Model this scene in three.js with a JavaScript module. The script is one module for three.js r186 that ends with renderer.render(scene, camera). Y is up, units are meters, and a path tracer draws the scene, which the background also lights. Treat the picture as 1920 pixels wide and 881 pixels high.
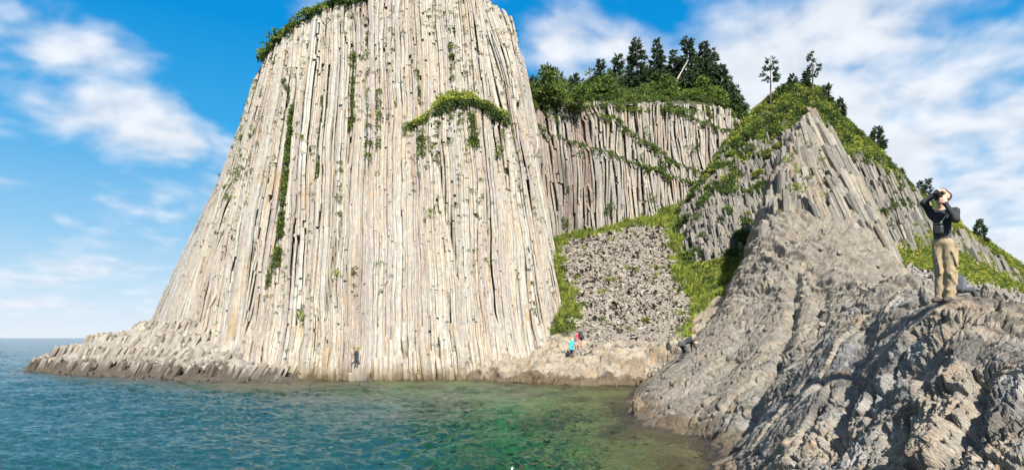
import * as THREE from 'three';
import { createNoise3D } from 'simplex-noise';
import { RoundedBoxGeometry } from 'three/addons/geometries/RoundedBoxGeometry.js';
import { mergeGeometries } from 'three/addons/utils/BufferGeometryUtils.js';

// ---------------------------------------------------------------- camera, sky, sun, exposure
const EYE = 3.1, F = 1200, HZ = 633, CX = 960;
const scene = new THREE.Scene();
const camera = new THREE.PerspectiveCamera(2 * Math.atan(HZ / F) * 180 / Math.PI, 1920 / (2 * HZ), 0.3, 12000);
camera.setViewOffset(1920, 2 * HZ, 0, 0, 1920, 881);
camera.position.set(0, EYE, 0);
const renderer = new THREE.WebGLRenderer({ antialias: true });
renderer.toneMapping = THREE.LinearToneMapping;
renderer.toneMappingExposure = 2.55;
renderer.shadowMap.enabled = true;

// metres from a pixel of the photograph and a distance; used to read the place off the photograph
const W = (px, py, d) => new THREE.Vector3((px - CX) / F * d, EYE + (HZ - py) / F * d, -d);
const toPx = (x, y, z) => [CX + x / -z * F, HZ - (y - EYE) / -z * F];

function rng(seed) { return () => { seed = (seed + 0x6d2b79f5) | 0; let t = Math.imul(seed ^ (seed >>> 15), 1 | seed); t = (t + Math.imul(t ^ (t >>> 7), 61 | t)) ^ t; return ((t ^ (t >>> 14)) >>> 0) / 4294967296; }; }
const N3 = createNoise3D(rng(7)), N3b = createNoise3D(rng(99));
const clamp = (x, a = 0, b = 1) => Math.min(b, Math.max(a, x)), lerp = (a, b, t) => a + (b - a) * t;
const sstep = (a, b, x) => { const t = clamp((x - a) / (b - a)); return t * t * (3 - 2 * t); };
const fbm = (x, y, z, o = 4, n = N3) => { let s = 0, a = 0.5, f = 1; for (let i = 0; i < o; i++) { s += a * n(x * f, y * f, z * f + i * 7.3); a *= 0.5; f *= 2.03; } return s; };
const ridge = (x, y, z, o = 4) => { let s = 0, a = 0.5, f = 1; for (let i = 0; i < o; i++) { s += a * (1 - 2 * Math.abs(N3(x * f, y * f, z * f + i * 3.7))); a *= 0.5; f *= 2.1; } return s; };
const hash = (i, j, k) => { let h = Math.imul(i, 374761393) + Math.imul(j, 668265263) + Math.imul(k, 2147483647 ^ 0x5bd1e995); h = Math.imul(h ^ (h >>> 13), 1274126177); h ^= h >>> 16; h = Math.imul(h, 0x85ebca6b); return ((h ^ (h >>> 15)) >>> 0) / 4294967296; };
const VO = { e: 0, r: 0 };
function voronoi(x, y, z) { // e: distance to the nearest joint, r: a number for the cell
  const ix = Math.floor(x), iy = Math.floor(y), iz = Math.floor(z);
  let d1 = 9, d2 = 9, r = 0, qx = 0, qy = 0, qz = 0;
  for (let a = -1; a < 2; a++) for (let b = -1; b < 2; b++) for (let c = -1; c < 2; c++) {
    const i = ix + a, j = iy + b, k = iz + c;
    const dx = i + hash(i, j, k) - x, dy = j + hash(j + 71, k, i) - y, dz = k + hash(k, i + 37, j) - z, d = dx * dx + dy * dy + dz * dz;
    if (d < d1) { d2 = d1; d1 = d; qx = x + dx; qy = y + dy; qz = z + dz; r = hash(i + 5, j + 9, k + 3); } else if (d < d2) d2 = d;
  }
  VO.e = Math.sqrt(d2) - Math.sqrt(d1); VO.r = r; VO.cx = qx; VO.cy = qy; VO.cz = qz;
  return VO;
}

const SUN = new THREE.Vector3(0.21, 0.8, 0.56).normalize();
{
  const w = 2560, h = 1280, data = new Float32Array(w * h * 4), rot = 0.35;
  const cover = [[250, 200, 120, 100, 0.3], [150, 110, 110, 100, 0.24], [70, 50, 90, 70, 0.14], [330, 270, 80, 60, 0.2], [30, 330, 120, 90, -0.3], [1800, 30, 220, 90, 0.2], [440, 60, 130, 200, -0.5], [260, 10, 130, 50, -0.25], [150, 400, 220, 80, -0.28], [240, 440, 90, 16, 0.16], [200, 570, 260, 50, 0.12], [1020, 90, 70, 60, 0.22], [975, 40, 40, 120, -0.2], [1240, 25, 60, 50, -0.34], [1120, 60, 55, 60, -0.1], [1480, 180, 230, 240, 0.27], [1850, 340, 330, 300, 0.32], [1180, 90, 60, 50, 0.2], [1380, 60, 120, 80, 0.2]];
  for (let j = 0; j < h; j++) {
    const up = ((j + 0.5) / h - 0.5) * Math.PI, y = Math.sin(up);
    for (let i = 0; i < w; i++) {
      const az = ((i + 0.5) / w - 0.5) * 2 * Math.PI, x = Math.cos(az) * Math.cos(up), z = Math.sin(az) * Math.cos(up), o = (j * w + i) * 4;
      const e = Math.max(0, y);
      const stops = [[0, 0.37, 0.4, 0.44], [0.06, 0.27, 0.36, 0.43], [0.143, 0.14, 0.28, 0.41], [0.28, 0.025, 0.19, 0.38], [0.42, 0.002, 0.135, 0.335], [0.65, 0.0015, 0.1, 0.28], [1.01, 0.001, 0.08, 0.24]];
      let q = 0; while (stops[q + 1][0] < e) q++;
      const f = (e - stops[q][0]) / (stops[q + 1][0] - stops[q][0]), [r0, g0, b0] = [1, 2, 3].map((c) => lerp(stops[q][c], stops[q + 1][c], f));
      let r = r0, g = g0, b = b0;
      if (y > 0) {
        const s = 1 / (e + 0.22), cx = (x * Math.cos(rot) - z * Math.sin(rot)) * s, cz = (x * Math.sin(rot) + z * Math.cos(rot)) * s;
        let bias = 0.1 * N3b(cx * 0.45, cz * 0.45, 3.1);
        if (z < -0.15) {
          const px = CX + x / -z * F, py = HZ - y / -z * F;
          for (const [qx, qy, sx, sy, q] of cover) bias += q * Math.exp(-(((px - qx) / sx) ** 2 + ((py - qy) / sy) ** 2));
        } else bias += 0.1 * N3b(cx * 0.3, 5, cz * 0.3) + 0.1;
        const wx = fbm(cx * 1.3, cz * 1.3, 9, 3) * 0.25, wz = fbm(cx * 1.3, cz * 1.3, 21, 3) * 0.25;
        const n = fbm(cx * 1.5 + wx, cz * 1.7 + wz, 0.7, 7, N3b) * 0.55, n2 = fbm(cx * 6 + wx * 2, cz * 7 + wz * 2, 4.1, 6);
        let a = sstep(-0.2, 0.45, n + bias + 0.24 * n2);
        a = clamp(a * 1.05) * sstep(0.0, 0.05, y);
        const lit = 0.97 + 0.14 * n2 - 0.06 * sstep(0.3, 0.8, n + bias);
        const c = [0.385 * lit, 0.41 * lit, 0.45 * lit];
        r = lerp(r, c[0], a); g = lerp(g, c[1], a); b = lerp(b, c[2], a);
      }
      data[o] = r * 0.86; data[o + 1] = g * 0.86; data[o + 2] = b * 0.86; data[o + 3] = 1;
    }
  }
  const t = new THREE.DataTexture(data, w, h, THREE.RGBAFormat, THREE.FloatType);
  t.mapping = THREE.EquirectangularReflectionMapping; t.magFilter = t.minFilter = THREE.LinearFilter; t.needsUpdate = true;
  scene.background = t; scene.environment = t;
}
const sun = new THREE.DirectionalLight(new THREE.Color(1, 0.955, 0.88), 4.8);
sun.position.copy(SUN).multiplyScalar(200); sun.target.position.set(0, 0, -60);
sun.castShadow = true; sun.shadow.radius = 2.5; sun.shadow.mapSize.set(4096, 4096);
Object.assign(sun.shadow.camera, { left: -110, right: 110, top: 110, bottom: -110, near: 1, far: 500 });
scene.add(sun, sun.target);

// ---------------------------------------------------------------- helpers
const used = new Map();
function numbered(name) { const n = used.get(name) ?? 0; used.set(name, n + 1); return n ? name + '_' + String(n).padStart(3, '0') : name; }
function part(name, geo, mat, parent) { const m = new THREE.Mesh(geo, mat); m.name = name; m.castShadow = m.receiveShadow = true; parent.add(m); return m; }
function top(o, name, label, category, kind, group) {
  o.name = numbered(name); Object.assign(o.userData, { label, category });
  if (kind) o.userData.kind = kind;
  if (group) o.userData.group = group;
  o.castShadow = o.receiveShadow = true;
  scene.add(o); return o;
}
function thing(name, label, category, pos, turn = 0, group, kind) { const o = new THREE.Group(); o.position.set(pos[0], pos[1], pos[2]); o.rotation.y = turn; return top(o, name, label, category, kind, group); }
const buf = (pos, idx, col, uv) => { const g = new THREE.BufferGeometry(); g.setAttribute('position', new THREE.Float32BufferAttribute(pos, 3)); if (col) g.setAttribute('color', new THREE.Float32BufferAttribute(col, 3)); if (uv) g.setAttribute('uv', new THREE.Float32BufferAttribute(uv, 2)); if (idx) g.setIndex(idx); return g; };

// thin-plate spline through [px, py, d] points: gives a height for any x, z
function tps(ctrl, smooth = 0.002) {
  const n = ctrl.length, key = (x, z) => [(x / -z * F) / 220, Math.log(-z) * 4];
  const P = ctrl.map(([px, py, d, abs]) => { const p = W(px, py, d); return [...key(p.x, p.z), abs ?? p.y]; });
  const U = (r2) => (r2 < 1e-9 ? 0 : r2 * Math.log(r2)), m = n + 3, A = [];
  for (let i = 0; i < m; i++) A.push(new Float64Array(m + 1));
  for (let i = 0; i < n; i++) {
    for (let j = 0; j < n; j++) A[i][j] = U((P[i][0] - P[j][0]) ** 2 + (P[i][1] - P[j][1]) ** 2) + (i === j ? smooth : 0);
    A[i][n] = A[n][i] = 1; A[i][n + 1] = A[n + 1][i] = P[i][0]; A[i][n + 2] = A[n + 2][i] = P[i][1]; A[i][m] = P[i][2];
  }
  for (let c = 0; c < m; c++) {
    let p = c; for (let r = c + 1; r < m; r++) if (Math.abs(A[r][c]) > Math.abs(A[p][c])) p = r;
    [A[c], A[p]] = [A[p], A[c]];
    for (let r = c + 1; r < m; r++) { const f = A[r][c] / A[c][c]; if (f) for (let k = c; k <= m; k++) A[r][k] -= f * A[c][k]; }
  }
  const w = new Float64Array(m);
  for (let r = m - 1; r >= 0; r--) { let s = A[r][m]; for (let k = r + 1; k < m; k++) s -= A[r][k] * w[k]; w[r] = s / A[r][r]; }
  return (x, z) => { const [a, b] = key(x, z); let s = w[n] + w[n + 1] * a + w[n + 2] * b; for (let i = 0; i < n; i++) s += w[i] * U((a - P[i][0]) ** 2 + (b - P[i][1]) ** 2); return s; };
}
// a sheet of ground over x, z, finer where it is nearer, pushed out along its normal by disp(x, y, z, normal) and coloured by paint
function terrain({ px0, px1, nx, d0, d1, nd, H, disp, paint, uvScale = 0.5, cut }) {
  const cols = nx + 1, rows = nd + 1, pos = new Float32Array(cols * rows * 3), nor = new Float32Array(cols * rows * 3), col = new Float32Array(cols * rows * 3), uv = new Float32Array(cols * rows * 2), keep = new Uint8Array(cols * rows).fill(1);
  for (let j = 0; j < rows; j++) {
    const d = d0 * Math.pow(d1 / d0, j / nd);
    for (let i = 0; i < cols; i++) { const o = (j * cols + i) * 3, x = (lerp(px0, px1, i / nx) - CX) / F * d; pos[o] = x; pos[o + 1] = H(x, -d); pos[o + 2] = -d; }
  }
  const normals = (p) => {
    const q = new Float32Array(p.length);
    for (let j = 0; j < rows; j++) for (let i = 0; i < cols; i++) {
      const a = (j * cols + Math.max(0, i - 1)) * 3, b = (j * cols + Math.min(nx, i + 1)) * 3, c = (Math.max(0, j - 1) * cols + i) * 3, e = (Math.min(nd, j + 1) * cols + i) * 3, o = (j * cols + i) * 3;
      const ux = p[b] - p[a], uy = p[b + 1] - p[a + 1], uz = p[b + 2] - p[a + 2], vx = p[e] - p[c], vy = p[e + 1] - p[c + 1], vz = p[e + 2] - p[c + 2];
      let x = uy * vz - uz * vy, y = uz * vx - ux * vz, z = ux * vy - uy * vx; const l = Math.hypot(x, y, z) || 1; q[o] = x / l; q[o + 1] = y / l; q[o + 2] = z / l;
    }
    return q;
  };
  nor.set(normals(pos));
  const c = new THREE.Color();
  for (let o = 0, v = 0; o < pos.length; o += 3, v++) {
    const x = pos[o], y = pos[o + 1], z = pos[o + 2];
    if (disp) { const e = disp(x, y, z, nor[o], nor[o + 1], nor[o + 2]); pos[o] += nor[o] * e; pos[o + 1] += nor[o + 1] * e; pos[o + 2] += nor[o + 2] * e; }
    paint(c, x, y, z, nor[o], nor[o + 1], nor[o + 2]); col[o] = c.r; col[o + 1] = c.g; col[o + 2] = c.b;
    uv[v * 2] = (x + z * 0.37) * uvScale; uv[v * 2 + 1] = (y * 0.93 - z * 0.71) * uvScale;
    if (cut && cut(x, y, z)) keep[v] = 0;
  }
  const idx = [];
  for (let j = 0; j < nd; j++) for (let i = 0; i < nx; i++) { const a = j * cols + i, b = a + 1, d = a + cols, e = d + 1; if (keep[a] && keep[b] && keep[d] && keep[e]) idx.push(a, b, d, b, e, d); }
  const g = buf(pos, idx, col, uv);
  g.setAttribute('normal', new THREE.BufferAttribute(normals(pos), 3));
  return g;
}

// tiling stone grain: colour around 1 and a height for the bump
function stoneTexture(size, seed, fx, fy, streak) {
  const d = new Uint8Array(size * size * 4), hd = new Uint8Array(size * size * 4), n = createNoise3D(rng(seed)), n2 = createNoise3D(rng(seed + 1));
  const tile = (u, v, kx, ky, s) => { const a = u * 2 * Math.PI, rx = kx / (2 * Math.PI); const v0 = n(Math.cos(a) * rx + s, Math.sin(a) * rx, v * ky), v1 = n(Math.cos(a) * rx + s, Math.sin(a) * rx, (v - 1) * ky); return lerp(v0, v1, v); };
  for (let j = 0; j < size; j++) for (let i = 0; i < size; i++) {
    const u = i / size, v = j / size, o = (j * size + i) * 4;
    const s1 = tile(u, v, fx * 3, fy * 0.5, 1), s2 = tile(u, v, fx * 9, fy * 1.2, 4), b1 = tile(u, v, fx * 0.9, fy * 0.9, 8), g1 = tile(u, v, fx * 18, fy * 18 * (1 - streak * 0.7), 13), g2 = tile(u, v, fx * 40, fy * 40 * (1 - streak * 0.6), 17);
    const f = 0.80 + 0.09 * (streak * (s1 * 0.8 + s2 * 0.8) + b1 * 0.7) + (streak ? 0.055 : 0.1) * g1 + (streak ? 0.05 : 0.1) * g2, warm = tile(u, v, fx * 1.6, fy * 0.7, 23) * 0.03;
    d[o] = 255 * clamp(f + warm); d[o + 1] = 255 * clamp(f); d[o + 2] = 255 * clamp(f - warm); d[o + 3] = 255;
    const hh = 0.5 + 0.16 * s2 * streak + 0.14 * g1 + 0.12 * g2 + 0.1 * b1; hd[o] = hd[o + 1] = hd[o + 2] = 255 * clamp(hh); hd[o + 3] = 255;
  }
  const mk = (a, cs) => { const t = new THREE.DataTexture(a, size, size); t.wrapS = t.wrapT = THREE.RepeatWrapping; t.magFilter = THREE.LinearFilter; t.minFilter = THREE.LinearMipmapLinearFilter; t.colorSpace = cs; t.generateMipmaps = true; t.needsUpdate = true; return t; };
  return [mk(d, THREE.SRGBColorSpace), mk(hd, THREE.NoColorSpace)];
}
const [colMap, colBump] = stoneTexture(512, 11, 8, 8, 1), [rockMap, rockBump] = stoneTexture(512, 31, 10, 10, 0);
const stone = (o = {}) => new THREE.MeshStandardMaterial({ vertexColors: true, roughness: 0.93, metalness: 0, ...o });
const matColumn = stone({ map: colMap, bumpMap: colBump, bumpScale: 0.06, flatShading: true });
const matRock = stone({ map: rockMap, bumpMap: rockBump, bumpScale: 0.11 });
const matBlock = stone({ map: rockMap, bumpMap: rockBump, bumpScale: 0.03, flatShading: true });
const matSoil = stone({ map: rockMap, bumpMap: rockBump, bumpScale: 0.08 });

// ---------------------------------------------------------------- cliffs of standing columns
const V = (x, y, z) => new THREE.Vector3(x, y, z);
function along(pts) { const c = new THREE.CatmullRomCurve3(pts, false, 'centripetal'); c.arcLengthDivisions = 600; return { c, len: c.getLength() }; }
// A face between a foot line and a brow line. s runs along it, t up it; out(s, t, h) is how far the stone stands proud there.
function face(foot, brow, lean, out) {
  // foot and brow points belong together one by one; s measures the foot line
  const a = along(foot), b = along(brow), n = 500, pa = [], pb = [], f = { len: a.len };
  for (let i = 0; i <= n; i++) { const t = a.c.getUtoTmapping(i / n); pa.push(a.c.getPoint(t)); pb.push(b.c.getPoint(t)); }
  const look = (p) => ({ at(s) { const q = clamp(s) * n, i = Math.min(n - 1, Math.floor(q)); return p[i].clone().lerp(p[i + 1], q - i); } }), A = look(pa), B = look(pb);
  f.A = A; f.B = B; f.shrink = b.len / a.len;
  f.point = (s, t) => { const a = A.at(s), b = B.at(s), g = lean(t); return V(lerp(a.x, b.x, g), lerp(a.y, b.y, t), lerp(a.z, b.z, g)); };
  f.frame = (s, t) => { const p = f.point(s - 0.004, t), q = f.point(s + 0.004, t), T = q.sub(p).setY(0).normalize(); return { T, N: V(-T.z, 0, T.x) }; };
  f.out = out; f.calm = () => 1; f.sway = () => 0; f.pits = () => 1; return f;
}
// One column: an uneven six-sided shaft, broken by joints where it steps in or out
function shaft(f, s, w, r, o) {
  const sides = o.sides ?? 6, pos = [], col = [], uv = [], idx = [], phase = r() * 6.28, rad = [], c = new THREE.Color(), uoff = r() * 9, voff = r() * 9;
  for (let k = 0; k < sides; k++) rad.push(0.86 + 0.28 * r());
  const a0 = f.point(s, 0), a1 = f.point(s, 1), Hgt = a1.y - a0.y, own = o.own ?? 0, joints = [];
  let h = o.h0 ?? 0; const hEnd = Math.min(Hgt, o.h1 ?? Hgt), rings = [];
  let off = own, next = h + 0.6 + r() * o.joint * 2, lat = 0;
  while (h < hEnd) {
    rings.push([h, off, 1, lat]);
    let step = o.step * (0.7 + 0.6 * r());
    if (h + step >= next) {
      h = next; next = h + (0.25 + Math.pow(r(), 1.6) * 2.2) * o.joint;
      if (h >= hEnd) break;
      const old = off, oldLat = lat;
      const q = r();
      if (q < o.gap * f.pits(s, h)) { off = own - (0.16 + 0.2 * r()); next = h + 0.09 + 0.28 * r() * r(); } else off = own + (q < 0.55 ? off - own : (r() - 0.5) * o.jut);
      lat = (r() - 0.5) * 0.05;
      rings.push([h - 0.012, old, 1, oldLat], [h, Math.min(old, off) - 0.012, 0.95, lat], [h + 0.012, off, 1, lat]);
      joints.push(h); h += 0.03;
    } else h += step;
  }
  rings.push([hEnd - 0.05, off, 1, lat], [hEnd, off, 0.82, lat]);
  const topTilt = (r() - 0.5) * 0.5;
  rings.forEach(([hh, oo, sc, la], i) => {
    const t = clamp(hh / Hgt, o.tMin ?? -0.1, 1), p = f.point(s, t), { T, N } = f.frame(s, t), e = oo * f.calm(s, t, p) + f.out(s, t, p), ww = w * sc * (o.widthAt ? o.widthAt(t) : 1), last = i === rings.length - 1;
    const sw = la + f.sway(s, p.y), x0 = p.x + N.x * e + T.x * sw, z0 = p.z + N.z * e + T.z * sw;
    for (let k = 0; k < sides; k++) {
      const a = phase + k / sides * 6.283, R = ww * 0.5 * rad[k] * (1 + 0.08 * N3(k * 3.1 + uoff, hh * 0.7, s * 300)), ca = Math.cos(a) * R, sa = Math.sin(a) * R;
      const x = x0 + T.x * ca + N.x * sa, z = z0 + T.z * ca + N.z * sa, y = p.y + (last ? ca * topTilt : 0) + 0.02 * N3(x * 3, hh, z * 3);
      pos.push(x, y, z); uv.push((uoff + k * w * 0.55) * 0.25, (voff + hh) * 0.25); o.paint(c, x, y, z, s, t); col.push(c.r, c.g, c.b);
    }
    if (i) for (let k = 0; k < sides; k++) { const a = (i - 1) * sides + k, b = (i - 1) * sides + (k + 1) % sides, d = a + sides, e2 = b + sides; idx.push(a, d, b, b, d, e2); }
  });
  const L = (rings.length - 1) * sides; for (let k = 1; k < sides - 1; k++) idx.push(L, L + k + 1, L + k);
  return { geo: buf(pos, idx, col, uv), joints, s };
}
// the rock behind the columns, so that no light comes through between them
function core(f, back, paint, ns = 120, nt = 40) {
  const pos = [], col = [], idx = [], uv = [], c = new THREE.Color();
  for (let j = 0; j <= nt; j++) for (let i = 0; i <= ns; i++) { const s = i / ns, t = j / nt, p = f.point(s, t), { N } = f.frame(s, t), e = f.out(s, t, p) - back; p.addScaledVector(N, e); pos.push(p.x, p.y, p.z); uv.push(s * f.len * 0.25, p.y * 0.25); paint(c, p.x, p.y, p.z, s, t); col.push(c.r, c.g, c.b); }
  for (let j = 0; j < nt; j++) for (let i = 0; i < ns; i++) { const a = j * (ns + 1) + i, b = a + 1, d = a + ns + 1, e = d + 1; idx.push(a, b, d, b, e, d); }
  return buf(pos, idx, col, uv);
}
const rgb = (r, g, b) => new THREE.Color().setRGB(r, g, b);
const veg = { crack: [], ledge: [], brow: [] };   // places for plants, filled while the stone is built

// ---- the great sea cliff
const seaFoot = [[250, 88], [315, 70], [352, 60], [410, 53], [480, 50], [560, 48.3], [650, 47.5], [790, 47.5], [920, 49], [1020, 50.5], [1062, 54], [1064, 62], [1062, 76]].map(([px, d]) => { const p = W(px, 0, d); p.y = -1.6; return p; });
const seaBrow = [[462, 82, 30], [480, 70, 30], [500, 62, 30.4], [532, 58.5, 30.3], [564, 56.5, 30.6], [606, 55, 31.2], [662, 54, 31.5], [772, 54, 32.4], [868, 55, 33.2], [922, 57, 33.8], [946, 60, 34], [964, 68, 34], [976, 82, 34]].map(([px, d, y]) => { const p = W(px, 0, d); p.y = y; return p; });
const ledgeY = (px) => px < 850 ? lerp(232, 184, sstep(765, 850, px)) : lerp(184, 214, sstep(865, 950, px));
const seaOut = (s, t, p) => {
  const m = s * sea.len, h = p.y, [px, py] = toPx(p.x, p.y, p.z);
  let e = 0.45 * N3(m * 0.2, h * 0.025, 1.5) + 0.16 * N3(m * 0.75, h * 0.03, 8.2) + 0.04 * N3(m * 2.1, h * 0.08, 4);
  const inL = sstep(762, 790, px) * (1 - sstep(930, 958, px)), below = sstep(ledgeY(px) - 2, ledgeY(px) + 2, py);
  e += inL * lerp(-1.15, 0.15, below);
  if (h < 5) { const b = (5 - Math.max(h, -1.6)) / 6.6; e += b * b * 1.3 + 0.3 * b * N3(m * 0.6, h * 0.5, 2); }
  for (const [x0, x1, y0, y1, wd, dp = 0.6] of seaCracks) { const k = clamp((py - y0) / (y1 - y0)); if (py > y0 - 12 && py < y1 + 12) e -= dp * Math.exp(-(((px - lerp(x0, x1, k)) / wd) ** 2)) * sstep(y0 - 12, y0, py) * (1 - sstep(y1, y1 + 12, py)); }
  return e;
};
const seaCracks = [[553, 520, 150, 470, 5, 0.35], [608, 598, 90, 330, 4], [660, 652, 40, 300, 3.5], [820, 858, 300, 520, 4], [1000, 1042, 290, 520, 3], [768, 760, 640, 700, 2.6, 1.0], [432, 400, 330, 560, 4], [700, 690, 200, 420, 3], [735, 742, 20, 200, 3], [640, 618, 430, 590, 4], [905, 930, 330, 600, 3], [972, 1012, 200, 500, 3], [485, 470, 470, 620, 4], [560, 560, 590, 690, 7], [840, 850, 560, 690, 3]];
const sea = face(seaFoot, seaBrow, (t) => Math.pow(clamp(t, 0, 1), 1.12), seaOut);
sea.calm = (s, t, p) => lerp(0.3, 1.05, sstep(-0.35, 0.35, N3(s * sea.len * 0.12, p.y * 0.07, 55) + 0.45 * sstep(12, 22, p.y) - 0.1));
sea.sway = (s, y) => 0.16 * N3(s * sea.len * 0.16, y * 0.11, 71) + 0.06 * N3(s * sea.len * 0.5, y * 0.3, 75);
sea.pits = (s, h) => N3(s * sea.len * 0.3, h * 0.2, 81) > 0.1 ? 2.4 : 0.35;
{
  const cream = rgb(0.505, 0.45, 0.365), pale = rgb(0.53, 0.50, 0.435), grey = rgb(0.43, 0.43, 0.42), tan = rgb(0.45, 0.375, 0.285), rose = rgb(0.37, 0.3, 0.265), ochre = rgb(0.46, 0.29, 0.13), wet = rgb(0.10, 0.068, 0.03), algae = rgb(0.23, 0.17, 0.075);
  const painter = (tint) => (c, x, y, z, s, t) => {
    const m = s * sea.len, st = fbm(m * 1.3, y * 0.07, 3.3, 3), st2 = fbm(m * 0.35, y * 0.05, 11, 3), st3 = fbm(m * 2.6, y * 0.22, 17.7, 3);
    c.copy(tint).lerp(grey, 0.75 * sstep(0.25, 0.02, s) + 0.25 * sstep(0.1, 0.5, st)).lerp(tan, 0.6 * sstep(0.06, 0.45, st2)).lerp(rose, 0.65 * sstep(0.16, 0.42, fbm(m * 0.8, y * 0.045, 29, 3))).lerp(ochre, 0.5 * sstep(0.24, 0.46, st3));
    const pz = fbm(x * 1.7, y * 1.7, z * 1.7, 3); c.multiplyScalar(1 + 0.16 * pz);
    const line = 0.55 + 0.5 * fbm(x * 1.2, 1, z * 1.2, 3);
    if (y < line + 0.55) c.lerp(algae, 0.7 * sstep(line + 0.55, line, y)); if (y < line) c.lerp(wet, 0.85 * sstep(line, line - 0.3, y)); if (y < 0.1) c.lerp(rgb(0.14, 0.13, 0.055), 0.9 * sstep(0.0, -0.3, y));
    return c;
  };
  const cliff = thing('sea_cliff', 'towering pale cliff of upright stone columns rising from the green water', 'cliff', [0, 0, 0], 0, undefined, 'structure');
  part('rock_core', core(sea, 0.55, painter(rgb(0.4, 0.34, 0.27)), 260, 60), matColumn, cliff);
  const r = rng(5), cols = [], ratio = 0.82;
  let m = 0.2, n = 0;
  while (m < sea.len - 0.2) {
    const s = m / sea.len, [px] = toPx(...sea.point(s, 0.3).toArray()), q = r(), hid = px > 1030 && sea.point(s, 0).z < -62;
    let w = hid ? 1.1 : q < 0.03 ? 0.34 + 0.16 * r() : 0.105 + 0.125 * r();
    if (Math.abs(px - 452) < 5) w = 0.7;
    if (sea.point(s, 0).z < -66 && px < 500) w = Math.max(w, 0.3);
    const tint = [cream, pale, cream, rgb(0.46, 0.42, 0.36), rgb(0.51, 0.455, 0.37), rgb(0.435, 0.385, 0.345)][Math.floor(r() * 6)], own = q < 0.03 ? 0.06 : r() < 0.17 ? -0.22 - 0.14 * r() : (r() - 0.5) * 0.17;
    const shaftMade = shaft(sea, s, w * 1.34, r, { own, joint: w > 0.3 ? 4 : 1.6, jut: w > 0.3 ? 0.06 : 0.14, gap: w > 0.3 ? 0 : 0.2, step: 0.85, paint: painter(tint), widthAt: (t) => lerp(1, ratio, t), sides: w > 0.8 ? 7 : 6 });
    cols.push(shaftMade);
    shaftMade.joints.forEach((h) => { const t = h / (sea.point(s, 1).y + 1.6); veg.crack.push([s, t, own]); });
    m += w; n++;
  }
  // taller broken shafts that step up the left edge
  for (let k = 0; k < 22; k++) { const s = lerp(0.15, 0.3, r()), w = 0.22 + 0.16 * r(); cols.push(shaft(sea, s, w, r, { own: 0.08 + 0.16 * r(), h1: 7 + 19 * r(), joint: 3, jut: 0.1, gap: 0.05, step: 0.9, paint: painter(r() < 0.5 ? pale : cream) })); }
  // broken stubs along the foot
    for (let k = 0; k < 220; k++) {
    const s = lerp(0.16, 0.72, r()), h1 = 1.9 + Math.pow(r(), 1.5) * 4.6, w = 0.25 + 0.2 * r();
    cols.push(shaft(sea, s, w, r, { own: 0.22 + 0.75 * r() * (1 - (h1 - 1.9) / 8), h1, joint: 1.3, jut: 0.15, gap: 0.02, step: 0.7, paint: painter(cream) }));
  }
  cols.sort((a, b) => b.geo.attributes.position.count - a.geo.attributes.position.count);
  cols.slice(0, 299).forEach((k) => part('column', k.geo, matColumn, cliff));
  if (cols.length > 299) part('column_stubs', mergeGeometries(cols.slice(299).map((k) => k.geo)), matColumn, cliff).userData.kind = 'stuff';
}

// ---- the cliff at the head of the bay
const bayFoot = [[985, 470, 70], [1040, 460, 72], [1120, 440, 75], [1210, 425, 79], [1290, 400, 84], [1345, 380, 88], [1400, 340, 94]].map(([px, py, d]) => { const p = W(px, py, d); p.y -= 2.5; return p; });
const bayBrow = [[950, 165, 73], [1010, 186, 76], [1100, 190, 79], [1190, 192, 83], [1275, 192, 88], [1345, 200, 92], [1395, 232, 98]].map((a) => W(...a));
const bayLedges = [[[985, 232], [1030, 262], [1110, 288], [1200, 318], [1330, 365]], [[1095, 216], [1150, 232], [1200, 268], [1260, 305], [1300, 330]], [[1250, 196], [1300, 224], [1380, 262]], [[1100, 205], [1180, 190], [1230, 180]]];
const yOn = (poly, px) => { if (px < poly[0][0] || px > poly[poly.length - 1][0]) return null; for (let i = 1; i < poly.length; i++) if (px <= poly[i][0]) return lerp(poly[i - 1][1], poly[i][1], (px - poly[i - 1][0]) / (poly[i][0] - poly[i - 1][0])); };
const bayOut = (s, t, p) => {
  const m = s * bay.len, h = p.y, [px, py] = toPx(p.x, p.y, p.z);
  let e = 0.9 * N3(m * 0.13, h * 0.03, 31) + 0.45 * N3(m * 0.45, h * 0.08, 38) + 0.2 * N3(m * 1.1, h * 0.2, 34);
  bayLedges.forEach((l, i) => { const y = yOn(l, px); if (y != null) e += (i < 2 ? 0.75 : 0.45) * sstep(y - 1.5, y + 1.5, py + 3 * N3(px * 0.06, i, 0)) - 0.2; });
  return e;
};
const bay = face(bayFoot, bayBrow, (t) => clamp(t), bayOut);
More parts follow.
